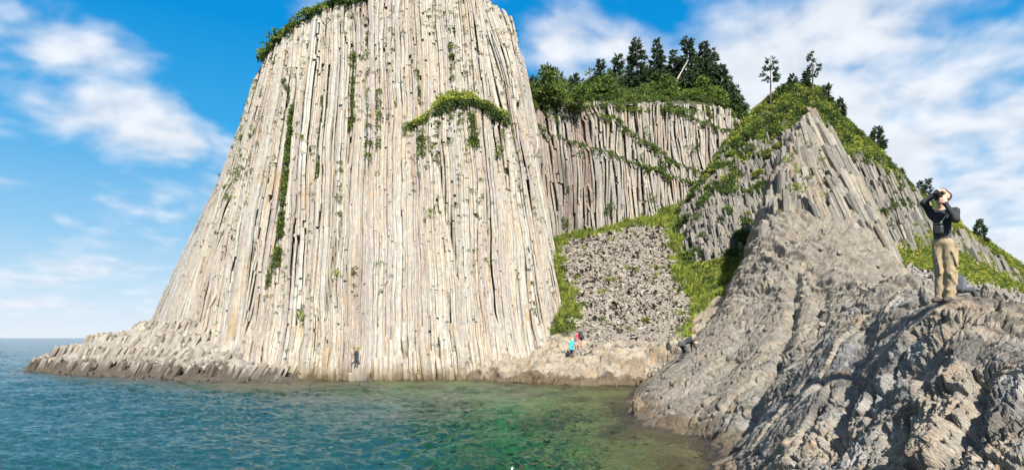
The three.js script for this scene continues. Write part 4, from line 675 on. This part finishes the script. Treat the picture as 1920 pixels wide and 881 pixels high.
function plant(name, label, group, px, pyTop, d, H, o, seed) {
  const x = (px - CX) / F * d, y0 = H(x, -d), h = W(px, pyTop, d).y - y0, t = conifer(seed, h, o), g = thing(name, label, 'tree', [x, y0 - 0.1, -d], 0, group);
  part('trunk', t.trunk, o.pale ? paleBark : barkMat, g); part('crown', t.crown, leafMatV, g); if (t.limbs) part('branches', t.limbs, barkMat, g).userData.kind = 'stuff';
}
{
  const ord = ['first', 'second', 'third', 'fourth', 'fifth', 'sixth', 'seventh', 'eighth', 'ninth', 'tenth', 'eleventh', 'twelfth', 'thirteenth', 'fourteenth', 'fifteenth', 'sixteenth'];
  const rowT = [[1002, 140, 84], [1036, 128, 85], [1076, 138, 87], [1128, 107, 92], [1158, 99, 93], [1195, 68, 95], [1233, 70, 96], [1262, 92, 97], [1290, 66, 96], [1318, 76, 98], [1336, 88, 100], [1352, 118, 99], [1366, 140, 100], [1380, 158, 101], [1390, 182, 102]];
  rowT.forEach(([px, py, d], i) => plant('spruce_tree', `dark spruce, ${ord[i]} from the left in the row above the bay cliff`, 'spruces above the bay cliff', px, py, d, plateauH, { wide: i < 3 ? 0.3 : 0.19 + 0.04 * ((i * 7) % 3), bare: i < 3 ? 0.02 : i > 10 ? 0.04 : 0.14, leaf: 1.15, dense: i < 3 ? 5 : 3.6 }, 100 + i));
  [[1244, 118, 99, 'behind the tallest two'], [1275, 112, 100, 'with a lighter crown beside the leaning dead trunk'], [1305, 98, 103, 'half hidden between two taller ones'], [1215, 122, 100, 'low behind the gap of the row'], [1345, 128, 104, 'deep in the shade of the right end']].forEach(([px, py, d, w], i) => plant('spruce_tree', `shorter spruce ${w} above the bay cliff`, 'spruces above the bay cliff', px, py, d, plateauH, { wide: 0.24, bare: 0.05, leaf: 1.2, tip: i === 1 ? rgb(0.11, 0.17, 0.03) : undefined }, 140 + i));
  plant('pine_tree', 'lone pine with a bare trunk on the left shoulder of the hill', 'pines on the hill', 1446, 103, 88.5, hillH, { pine: true, bare: 0.42, wide: 0.17, dense: 2.6, gaps: 0.1, thick: 0.9 }, 201);
  plant('pine_tree', 'tallest lone pine on the summit of the hill', 'pines on the hill', 1525, 93, 90, hillH, { pine: true, bare: 0.3, wide: 0.16, dense: 2.2, gaps: 0.25, thick: 0.9 }, 202);
  [[1488, 138, 90, 'bushy spruce between the two pines of the hill', 0.34], [1552, 156, 91, 'small spruce right of the summit pine', 0.24], [1577, 183, 93, 'tiny spruce lowest on the right of the summit', 0.22], [1646, 236, 98, 'wide dark spruce on the long right-hand crest', 0.42], [1690, 314, 105, 'small spruce where the crest starts to drop', 0.3], [1728, 338, 112, 'left one of the two thin spruces above the photographer', 0.2], [1741, 334, 113, 'right one of the two thin spruces above the photographer', 0.2], [1838, 410, 130, 'lone spruce on the far end of the crest', 0.36], [1512, 130, 91, 'slim young spruce beside the summit pine', 0.22], [1466, 160, 90, 'low spruce at the foot of the lone pine', 0.4]].forEach(([px, py, d, label, wide], i) => plant('spruce_tree', label, 'spruces on the hill', px, py, d, hillH, { wide, bare: 0.03, leaf: 1.1, dense: 4.5 }, 220 + i));
  // the pale dead trunk leaning in the row
  const a = W(1262, 156, 93.5), b = W(1291, 112, 92.5), g = thing('dead_tree', 'bare white dead trunk leaning among the spruces above the bay cliff', 'tree', [a.x, a.y, a.z]);
  part('trunk', limb(V(0, -0.6, 0), b.clone().sub(a), 0.13, 0.05, 7), paleBark, g);
  const m = b.clone().sub(a).multiplyScalar(0.7); part('branch', limb(m, m.clone().add(V(0.5, 0.45, 0.1)), 0.04, 0.015, 5), paleBark, g);
}

// ---------------------------------------------------------------- people
function surfaceNet(sdf, lo, hi, cell, colour) { // a smooth skin round a distance field
  const n = [0, 1, 2].map((k) => Math.ceil((hi[k] - lo[k]) / cell) + 1), [nx, ny, nz] = n, f = new Float32Array(nx * ny * nz), id = new Int32Array(nx * ny * nz).fill(-1), pos = [], col = [], idx = [];
  const I = (i, j, k) => (k * ny + j) * nx + i;
  for (let k = 0; k < nz; k++) for (let j = 0; j < ny; j++) for (let i = 0; i < nx; i++) f[I(i, j, k)] = sdf(lo[0] + i * cell, lo[1] + j * cell, lo[2] + k * cell);
  const E = [[0, 1], [2, 3], [4, 5], [6, 7], [0, 2], [1, 3], [4, 6], [5, 7], [0, 4], [1, 5], [2, 6], [3, 7]];
  for (let k = 0; k < nz - 1; k++) for (let j = 0; j < ny - 1; j++) for (let i = 0; i < nx - 1; i++) {
    const v = [], q = []; let m = 0; for (let c = 0; c < 8; c++) { q[c] = f[I(i + (c & 1), j + (c >> 1 & 1), k + (c >> 2))]; if (q[c] < 0) m++; } if (m === 0 || m === 8) continue;
    let x = 0, y = 0, z = 0, e = 0; for (const [a, b] of E) if ((q[a] < 0) !== (q[b] < 0)) { const t = q[a] / (q[a] - q[b]); x += lerp(a & 1, b & 1, t); y += lerp(a >> 1 & 1, b >> 1 & 1, t); z += lerp(a >> 2, b >> 2, t); e++; }
    id[I(i, j, k)] = pos.length / 3; const X = lo[0] + (i + x / e) * cell, Y = lo[1] + (j + y / e) * cell, Z = lo[2] + (k + z / e) * cell; pos.push(X, Y, Z); const c = colour(X, Y, Z); col.push(c.r, c.g, c.b);
  }
  const quad = (a, b, c, d, flip) => { if (a < 0 || b < 0 || c < 0 || d < 0) return; flip ? idx.push(a, c, b, a, d, c) : idx.push(a, b, c, a, c, d); };
  for (let k = 1; k < nz - 1; k++) for (let j = 1; j < ny - 1; j++) for (let i = 1; i < nx - 1; i++) {
    const s = f[I(i, j, k)] < 0;
    if (s !== f[I(i + 1, j, k)] < 0) quad(id[I(i, j - 1, k - 1)], id[I(i, j, k - 1)], id[I(i, j, k)], id[I(i, j - 1, k)], !s);
    if (s !== f[I(i, j + 1, k)] < 0) quad(id[I(i - 1, j, k - 1)], id[I(i - 1, j, k)], id[I(i, j, k)], id[I(i, j, k - 1)], !s);
    if (s !== f[I(i, j, k + 1)] < 0) quad(id[I(i - 1, j - 1, k)], id[I(i, j - 1, k)], id[I(i, j, k)], id[I(i - 1, j, k)], !s);
  }
  const g = buf(pos, idx, col); g.computeVertexNormals(); return g;
}
// bones: [from, to, radius at from, radius at to, colour, (flatten z)]
function bodyField(bones, k) {
  const B = bones.map(([a, b, ra, rb, c]) => ({ a, d: [b[0] - a[0], b[1] - a[1], b[2] - a[2]], ra, rb, c, l: (b[0] - a[0]) ** 2 + (b[1] - a[1]) ** 2 + (b[2] - a[2]) ** 2 || 1e-6 }));
  const one = (o, x, y, z) => { const px = x - o.a[0], py = y - o.a[1], pz = z - o.a[2], t = clamp((px * o.d[0] + py * o.d[1] + pz * o.d[2]) / o.l); return Math.hypot(px - o.d[0] * t, py - o.d[1] * t, pz - o.d[2] * t) - lerp(o.ra, o.rb, t); };
  return { sdf: (x, y, z) => { let s = 0.003 * N3(x * 9, y * 6, z * 9) + 0.004 * N3(x * 22, y * 9, z * 22), w = s; s = 9; for (const o of B) { const d = one(o, x, y, z); if (d - s > k) continue; const h = clamp(0.5 + 0.5 * (s - d) / k); s = lerp(s, d, h) - k * h * (1 - h); } return s + w * (y > 0.12 && y < 1.4 ? 1 : 0.15); }, colour: (x, y, z) => { let s = 9, c; for (const o of B) { const d = one(o, x, y, z); if (d < s) { s = d; c = o.c; } } return c; } };
}
const cloth = new THREE.MeshStandardMaterial({ vertexColors: true, roughness: 0.85 });
const SKIN = rgb(0.52, 0.30, 0.21);
function figure(label, pos, turn, scale, bones, cell, extras) {
  let lo = [9, 9, 9], hi = [-9, -9, -9]; for (const [a, b, ra, rb] of bones) for (let k = 0; k < 3; k++) { lo[k] = Math.min(lo[k], a[k] - ra, b[k] - rb); hi[k] = Math.max(hi[k], a[k] + ra, b[k] + rb); }
  const f = bodyField(bones, 0.035), g = surfaceNet(f.sdf, lo.map((v) => v - cell * 3), hi.map((v) => v + cell * 3), cell, f.colour), o = thing('person', label, 'person', [pos.x, pos.y, pos.z], turn);
  o.scale.setScalar(scale); part('body', g, cloth, o); if (extras) extras(o); return o;
}
const blob = (bones, cell, k = 0.03) => { let lo = [9, 9, 9], hi = [-9, -9, -9]; for (const [a, b, ra, rb] of bones) for (let q = 0; q < 3; q++) { lo[q] = Math.min(lo[q], a[q] - ra, b[q] - rb); hi[q] = Math.max(hi[q], a[q] + ra, b[q] + rb); } const f = bodyField(bones, k); return surfaceNet(f.sdf, lo.map((v) => v - cell * 3), hi.map((v) => v + cell * 3), cell, f.colour); };
{
  const black = rgb(0.012, 0.013, 0.016), khaki = rgb(0.235, 0.18, 0.105), shoe = rgb(0.05, 0.04, 0.035), belt = rgb(0.05, 0.05, 0.045), hair = rgb(0.04, 0.022, 0.013), S = SKIN;
  const P = feet.clone(); P.y = rockH(P.x, P.z) - 0.01;
  const hand = (w, dir, up, side, c) => { // palm and five bent fingers
    const out = [], add = (a, b, m) => [0, 1, 2].map((k) => a[k] + b[k] * m), across = [up[1] * dir[2] - up[2] * dir[1], up[2] * dir[0] - up[0] * dir[2], up[0] * dir[1] - up[1] * dir[0]], palm = add(w, dir, 0.075);
    out.push([w, palm, 0.028, 0.034, c], [add(add(w, dir, 0.03), across, -0.024), add(palm, across, -0.026), 0.017, 0.016, c], [add(add(w, dir, 0.03), across, 0.024), add(palm, across, 0.026), 0.017, 0.016, c]);
    [[-0.033, 0.03, 0.026], [-0.011, 0.037, 0.03], [0.012, 0.034, 0.028], [0.034, 0.025, 0.022]].forEach(([o, l1, l2]) => { const k = add(add(palm, across, o), dir, 0.01), m = add(add(k, dir, l1), up, -0.012), t = add(add(m, dir, l2 * 0.35), up, -l2); out.push([k, m, 0.0105, 0.0095, c], [m, t, 0.0095, 0.008, c]); });
    const tb = add(add(w, dir, 0.03), across, side * 0.03), tm = add(add(tb, across, side * 0.025), dir, 0.025), tt = add(add(tm, dir, 0.02), up, -0.022); out.push([tb, tm, 0.013, 0.011, c], [tm, tt, 0.011, 0.009, c]);
    return out;
  };
  const bones = [
    [[-0.03, 0.98, 0.0], [-0.03, 1.1, 0.0], 0.108, 0.112, khaki], [[-0.03, 1.13, 0], [-0.03, 1.36, 0], 0.118, 0.132, black], [[-0.10, 1.43, -0.08], [0.06, 1.43, 0.08], 0.09, 0.09, black], [[-0.02, 1.47, 0.0], [-0.04, 1.58, 0.01], 0.062, 0.058, S],
    [[-0.13, 1.47, -0.13], [-0.31, 1.63, -0.03], 0.064, 0.05, black], [[-0.31, 1.63, -0.03], [-0.19, 1.755, 0.07], 0.048, 0.034, black],
    [[0.09, 1.46, 0.13], [-0.01, 1.30, 0.29], 0.066, 0.052, black], [[-0.01, 1.30, 0.29], [-0.11, 1.57, 0.19], 0.05, 0.034, black],
    [[0.02, 0.94, 0.06], [0.045, 0.50, 0.08], 0.088, 0.078, khaki], [[0.045, 0.50, 0.08], [0.05, 0.10, 0.06], 0.078, 0.076, khaki], [[-0.07, 0.94, -0.05], [-0.05, 0.50, -0.03], 0.088, 0.078, khaki], [[-0.05, 0.50, -0.03], [-0.04, 0.11, -0.05], 0.076, 0.072, khaki],
    [[0.05, 0.05, 0.06], [-0.10, 0.035, 0.17], 0.052, 0.042, shoe], [[-0.05, 0.05, -0.05], [-0.20, 0.035, 0.05], 0.052, 0.042, shoe],
    // folds of the trousers
    [[0.14, 0.86, 0.10], [0.10, 0.62, 0.16], 0.022, 0.014, khaki], [[0.02, 0.80, 0.17], [0.10, 0.56, 0.18], 0.02, 0.012, khaki], [[0.00, 0.44, 0.16], [0.08, 0.30, 0.15], 0.018, 0.012, khaki], [[-0.14, 0.72, 0.05], [-0.10, 0.46, 0.06], 0.02, 0.012, khaki], [[-0.02, 0.20, 0.10], [0.10, 0.16, 0.12], 0.02, 0.016, khaki], [[0.14, 0.50, 0.10], [0.12, 0.28, 0.12], 0.016, 0.012, khaki],
    // head, tipped back, looking up to the left
    [[-0.045, 1.70, 0.01], [-0.055, 1.72, 0.02], 0.098, 0.100, S], [[-0.10, 1.665, 0.05], [-0.125, 1.655, 0.065], 0.05, 0.036, S], [[-0.135, 1.715, 0.075], [-0.152, 1.705, 0.088], 0.016, 0.013, S], [[0.0, 1.68, 0.105], [0.0, 1.715, 0.108], 0.014, 0.018, S], [[-0.128, 1.685, 0.05], [-0.118, 1.68, 0.088], 0.012, 0.012, rgb(0.4, 0.16, 0.13)], [[-0.135, 1.735, 0.035], [-0.135, 1.735, 0.036], 0.014, 0.014, rgb(0.08, 0.06, 0.05)], [[-0.10, 1.735, 0.098], [-0.10, 1.735, 0.099], 0.014, 0.014, rgb(0.08, 0.06, 0.05)]];
  figure('photographer in black shirt and khaki trousers, arms raised with a camera', P, 0, 1.0, [...bones, ...hand([-0.19, 1.755, 0.07], [0.62, 0.25, 0.74], [0.1, 0.9, -0.4], -1, S), ...hand([-0.11, 1.57, 0.19], [-0.35, 0.9, -0.2], [-0.6, 0.2, 0.77], 1, S)], 0.0095, (o) => {
    part('hair', blob([[[-0.02, 1.745, -0.01], [-0.05, 1.775, 0.02], 0.092, 0.08, hair], [[0.02, 1.70, -0.02], [0.02, 1.72, 0.03], 0.075, 0.075, hair]], 0.011), cloth, o);
    part('belt', blob([[[-0.03, 1.085, 0], [-0.03, 1.095, 0], 0.124, 0.124, belt]], 0.012), cloth, o);
  });
  const cam = thing('camera', 'black camera held up to the photographer\'s face', 'camera', [P.x - 0.165, P.y + 1.70, P.z + 0.115], 0.7), dark = new THREE.MeshStandardMaterial({ color: rgb(0.015, 0.015, 0.016), roughness: 0.45 });
  part('camera_body', new THREE.BoxGeometry(0.06, 0.09, 0.13).translate(0, 0, 0), dark, cam); part('viewfinder_hump', new THREE.CylinderGeometry(0.018, 0.034, 0.03, 8).translate(0, 0.058, 0), dark, cam); part('lens', new THREE.CylinderGeometry(0.036, 0.04, 0.11, 18).rotateZ(1.57).translate(-0.085, 0.0, 0), dark, cam); cam.rotation.set(0, 0.7, -0.45);
  const bag = thing('waist_bag', 'black camera bag hanging at the photographer\'s waist', 'bag', [P.x - 0.17, P.y + 1.16, P.z + 0.11], 0.8);
  part('pouch', new RoundedBoxGeometry(0.1, 0.17, 0.15, 4, 0.045), dark, bag); part('flap', new RoundedBoxGeometry(0.085, 0.03, 0.13, 2, 0.012).translate(-0.01, 0.09, 0), dark, bag);
  part('strap', new THREE.TubeGeometry(new THREE.CatmullRomCurve3([V(0.02, 0.1, 0.02), V(0.05, 0.28, 0.12), V(0.16, 0.36, 0.05)]), 16, 0.012, 6), new THREE.MeshStandardMaterial({ color: rgb(0.3, 0.28, 0.25), roughness: 0.9 }), bag);
  // backpack on the rock behind him
  const bp = W(1806, 558, 11.2); bp.y = rockH(bp.x, bp.z) + 0.02; const grey = rgb(0.04, 0.044, 0.052), lite = rgb(0.075, 0.085, 0.1);
  const pack = thing('backpack', 'dark grey hiking backpack lying on the rock beside the photographer', 'backpack', [bp.x, bp.y, bp.z], 0.2); pack.scale.setScalar(0.78);
  part('pack_body', blob([[[-0.12, 0.14, 0], [-0.1, 0.36, 0], 0.11, 0.09, grey], [[-0.05, 0.12, 0.02], [-0.04, 0.32, 0.03], 0.1, 0.08, lite]], 0.014), cloth, pack); part('side_pouch', blob([[[-0.02, 0.1, 0.08], [0.18, 0.1, 0.06], 0.065, 0.06, grey]], 0.014), cloth, pack); part('bottle_sleeve', blob([[[0.2, 0.12, 0.05], [0.27, 0.0, 0.06], 0.06, 0.055, grey]], 0.014), cloth, pack);
  part('strap', new THREE.TubeGeometry(new THREE.CatmullRomCurve3([V(-0.16, 0.12, 0.08), V(-0.42, 0.06, 0.1), V(-0.5, 0.16, 0.05)]), 16, 0.025, 6), dark, pack);

  // ---- small figures below the cliffs; local axes: x right, y up, z to the camera
  const legs = (c, sh, k) => [[[0.09, 0.9, 0], [0.10, 0.48, k], 0.095, 0.07, c], [[0.10, 0.48, k], [0.11, 0.09, 0], 0.068, 0.05, c], [[-0.09, 0.9, 0], [-0.10, 0.48, -k], 0.095, 0.07, c], [[-0.10, 0.48, -k], [-0.10, 0.09, -k], 0.068, 0.05, c], [[0.11, 0.05, -0.03], [0.13, 0.04, 0.14], 0.05, 0.045, sh], [[-0.1, 0.05, -0.03 - k], [-0.12, 0.04, 0.14 - k], 0.05, 0.045, sh]];
  const headB = (x, y, z, c) => [[[x, y - 0.13, z], [x, y - 0.08, z], 0.055, 0.055, S], [[x, y, z], [x, y + 0.05, z], 0.095, 0.10, S], [[x, y - 0.01, z + 0.1], [x, y + 0.01, z + 0.095], 0.016, 0.012, S], [[x - 0.1, y, z], [x - 0.1, y + 0.03, z], 0.016, 0.02, S], [[x + 0.1, y, z], [x + 0.1, y + 0.03, z], 0.016, 0.02, S], [[x, y + 0.09, z - 0.015], [x, y + 0.10, z - 0.02], 0.095, 0.09, c]];
  const fist = (x, y, z) => { const o = []; for (let k = 0; k < 4; k++) o.push([[x + (k - 1.5) * 0.02, y, z + 0.02], [x + (k - 1.5) * 0.02, y - 0.05, z + 0.04], 0.012, 0.01, S]); o.push([[x, y + 0.05, z], [x, y, z + 0.01], 0.032, 0.034, S], [[x - 0.035, y + 0.02, z], [x - 0.05, y - 0.02, z + 0.03], 0.013, 0.011, S]); return o; };
  // climber on the foot of the sea cliff
  const camo = rgb(0.2, 0.16, 0.09), navy = rgb(0.02, 0.028, 0.04), blue = rgb(0.03, 0.07, 0.4);
  const cp = W(668, 686, 46.0), ledge = thing('stone_ledge', 'broken column top under the climber with the blue cap', 'stone', [cp.x, cp.y, cp.z], 0, undefined, 'structure');
  { const r = rng(8); for (let k = 0; k < 6; k++) part('column', prism(V((k - 2.5) * 0.36, -3.2, (k % 2) * 0.18 - 0.35), V(0, 1, 0), 3.2 - 0.02 - Math.abs(k - 2.5) * 0.35 + (k === 2 || k === 3 ? 0.25 : 0), 0.46, r, (c, x, y, z) => { const line = -cp.y + 0.5 + 0.3 * fbm(x * 2, 1, z, 2); c.setRGB(0.5, 0.45, 0.37).multiplyScalar(1 + 0.2 * fbm(x * 3, y * 2, z * 3, 3)).lerp(rgb(0.13, 0.085, 0.04), 0.85 * sstep(line + 0.2, line - 0.2, y)); }, 6), matColumn, ledge); }
  figure('climber in blue cap and camouflage shirt standing at the foot of the sea cliff', V(cp.x, cp.y - 0.01, cp.z), -0.25, 0.98, [...legs(navy, shoe, 0.02), [[0, 0.98, 0], [0, 1.1, 0], 0.14, 0.14, navy], [[0, 1.14, 0], [0, 1.34, 0], 0.14, 0.16, camo], [[-0.12, 1.42, 0], [0.12, 1.42, 0], 0.095, 0.095, camo], ...headB(0.0, 1.63, 0.03, blue), [[-0.17, 1.42, 0], [-0.36, 1.22, 0.05], 0.062, 0.05, camo], [[-0.36, 1.22, 0.05], [-0.24, 1.12, 0.2], 0.046, 0.036, S], [[0.17, 1.42, 0], [0.33, 1.2, 0.0], 0.062, 0.05, camo], [[0.33, 1.2, 0], [0.36, 0.98, 0.05], 0.046, 0.036, S], ...fist(-0.22, 1.08, 0.22), ...fist(0.37, 0.9, 0.06)], 0.018);
  const onGround = (px, d) => { const x = (px - CX) / F * d, y = valleyH(x, -d), e = (x2, y2, z2) => { const low = sstep(6, 2.5, y2), v = voronoi(x2 * 0.9, y2 * 0.9, z2 * 0.9), b = sstep(0, 0.16, v.e) * 0.16 + (v.r - 0.5) * 0.3; return lerp(0.35 * fbm(x2 * 0.35, y2 * 0.35, z2 * 0.35, 4), 0.5 * ridge(x2 * 0.28, y2 * 0.5, z2 * 0.28, 4) + b + 0.1 * ridge(x2 * 1.6, y2 * 0.6, z2 * 1.6, 3), low) - 0.1; }; return V(x, y + e(x, y, -d), -d); };
  // two hikers at the foot of the scree, seen from behind
  const teal = rgb(0.02, 0.42, 0.47), brown = rgb(0.12, 0.075, 0.065), red = rgb(0.45, 0.04, 0.07), h1 = onGround(1073, 46.6), h2 = onGround(1089, 47.6);
  figure('hiker in dark leggings carrying a turquoise backpack at the scree foot', h1, Math.PI - 0.3, 0.98, [...legs(brown, shoe, 0.05), [[0, 0.98, 0], [0, 1.1, 0], 0.135, 0.13, brown], [[0, 1.14, 0.02], [0, 1.36, 0.06], 0.13, 0.15, rgb(0.03, 0.25, 0.3)], [[-0.12, 1.42, 0.08], [0.12, 1.42, 0.08], 0.09, 0.09, rgb(0.03, 0.25, 0.3)], ...headB(0.03, 1.6, 0.14, rgb(0.5, 0.3, 0.14)), [[0.17, 1.42, 0.05], [0.36, 1.58, 0.15], 0.058, 0.048, S], [[0.36, 1.58, 0.15], [0.46, 1.74, 0.2], 0.046, 0.036, S], ...fist(0.48, 1.8, 0.22), [[-0.17, 1.42, 0.08], [-0.26, 1.18, 0.2], 0.058, 0.048, S], [[-0.26, 1.18, 0.2], [-0.2, 1.05, 0.35], 0.046, 0.036, S], ...fist(-0.2, 1.0, 0.38)], 0.018);
  const b1 = thing('turquoise_backpack', 'turquoise backpack on the left hiker\'s back', 'backpack', [h1.x, h1.y, h1.z], Math.PI - 0.3); part('pack_body', blob([[[0, 1.0, -0.2], [0, 1.4, -0.14], 0.15, 0.14, teal], [[-0.06, 0.98, -0.22], [0.06, 0.98, -0.22], 0.13, 0.13, teal], [[0, 1.42, -0.12], [0, 1.5, -0.1], 0.13, 0.1, teal]], 0.02), cloth, b1); part('pocket', blob([[[-0.08, 1.1, -0.33], [-0.08, 1.2, -0.33], 0.055, 0.05, rgb(0.08, 0.14, 0.1)]], 0.015), cloth, b1);
  figure('hiker in a red top stooping beside the turquoise backpack', h2, Math.PI + 0.5, 0.98, [...legs(rgb(0.4, 0.22, 0.18), shoe, 0.05), [[0, 0.95, 0], [0, 1.03, 0.02], 0.14, 0.135, brown], [[0, 1.06, 0.05], [0, 1.22, 0.2], 0.135, 0.15, red], [[-0.12, 1.28, 0.26], [0.12, 1.28, 0.26], 0.09, 0.09, red], ...headB(0, 1.38, 0.44, rgb(0.05, 0.03, 0.02)), [[0.17, 1.28, 0.26], [0.24, 1.02, 0.3], 0.058, 0.048, red], [[0.24, 1.02, 0.3], [0.16, 0.82, 0.4], 0.046, 0.036, S], ...fist(0.15, 0.76, 0.42), [[-0.17, 1.28, 0.26], [-0.26, 1.02, 0.3], 0.058, 0.048, red], [[-0.26, 1.02, 0.3], [-0.2, 0.82, 0.4], 0.046, 0.036, S], ...fist(-0.2, 0.76, 0.42)], 0.018);
  const b2 = thing('dark_backpack', 'black backpack on the stooping hiker\'s back', 'backpack', [h2.x, h2.y, h2.z], Math.PI + 0.5); part('pack_body', blob([[[0, 1.12, -0.16], [0, 1.42, 0.04], 0.16, 0.15, rgb(0.02, 0.02, 0.028)], [[-0.1, 1.1, -0.16], [0.1, 1.1, -0.16], 0.11, 0.11, rgb(0.02, 0.02, 0.028)]], 0.02), cloth, b2); part('side_panel', blob([[[-0.17, 1.18, -0.1], [-0.17, 1.36, 0.02], 0.05, 0.05, rgb(0.55, 0.08, 0.1)]], 0.015), cloth, b2);
  // the one bent over at the foot of the ridge, moving to the right
  const bq = onRock(1284, 33.2), bx = bq.x, by = bq.y - 0.03, bz = bq.z, coat = rgb(0.014, 0.016, 0.02), dpant = rgb(0.03, 0.034, 0.036);
  figure('hiker in black bending forward with hands on the rock of the ridge', V(bx, by, bz), 0, 0.98, [[[-0.10, 0.62, 0.05], [0.12, 0.36, 0.1], 0.1, 0.078, dpant], [[0.12, 0.36, 0.1], [-0.1, 0.08, 0.08], 0.072, 0.055, dpant], [[-0.10, 0.62, -0.08], [0.0, 0.34, -0.1], 0.1, 0.078, dpant], [[0.0, 0.34, -0.1], [-0.22, 0.06, -0.1], 0.07, 0.052, dpant], [[-0.12, 0.05, 0.08], [0.05, 0.04, 0.08], 0.048, 0.042, shoe], [[-0.24, 0.03, -0.1], [-0.08, 0.02, -0.1], 0.048, 0.042, shoe], [[-0.12, 0.66, 0], [-0.02, 0.78, 0], 0.15, 0.14, dpant], [[0.02, 0.84, 0], [0.28, 0.95, 0], 0.14, 0.16, coat], [[0.38, 0.92, -0.12], [0.38, 0.92, 0.12], 0.1, 0.1, coat], [[0.44, 0.88, 0], [0.52, 0.86, 0], 0.06, 0.058, S], [[0.57, 0.84, 0], [0.6, 0.82, 0], 0.1, 0.098, S], [[0.56, 0.9, 0], [0.57, 0.89, 0], 0.09, 0.09, rgb(0.05, 0.03, 0.02)], [[0.68, 0.8, 0], [0.69, 0.79, 0], 0.02, 0.014, S], [[0.4, 0.9, 0.17], [0.46, 0.64, 0.2], 0.066, 0.05, coat], [[0.46, 0.64, 0.2], [0.62, 0.5, 0.18], 0.048, 0.036, coat], ...fist(0.66, 0.46, 0.18), [[0.4, 0.9, -0.17], [0.42, 0.6, -0.2], 0.066, 0.05, coat], [[0.42, 0.6, -0.2], [0.46, 0.4, -0.16], 0.048, 0.036, coat], ...fist(0.46, 0.33, -0.16)], 0.016);
  const sp = thing('slung_bag', 'dark square bag slung on the bending hiker\'s hip', 'bag', [bx - 0.16, by + 0.74, bz + 0.18], 0.1); part('bag_body', blob([[[-0.14, -0.06, 0], [0.12, 0.1, 0], 0.1, 0.1, rgb(0.04, 0.045, 0.05)], [[-0.12, 0.06, 0], [0.1, -0.08, 0], 0.1, 0.1, rgb(0.04, 0.045, 0.05)]], 0.02), cloth, sp); part('handle', new THREE.TorusGeometry(0.09, 0.018, 6, 14, 3.14).translate(0.02, 0.16, 0), dark, sp);
}

renderer.render(scene, camera);
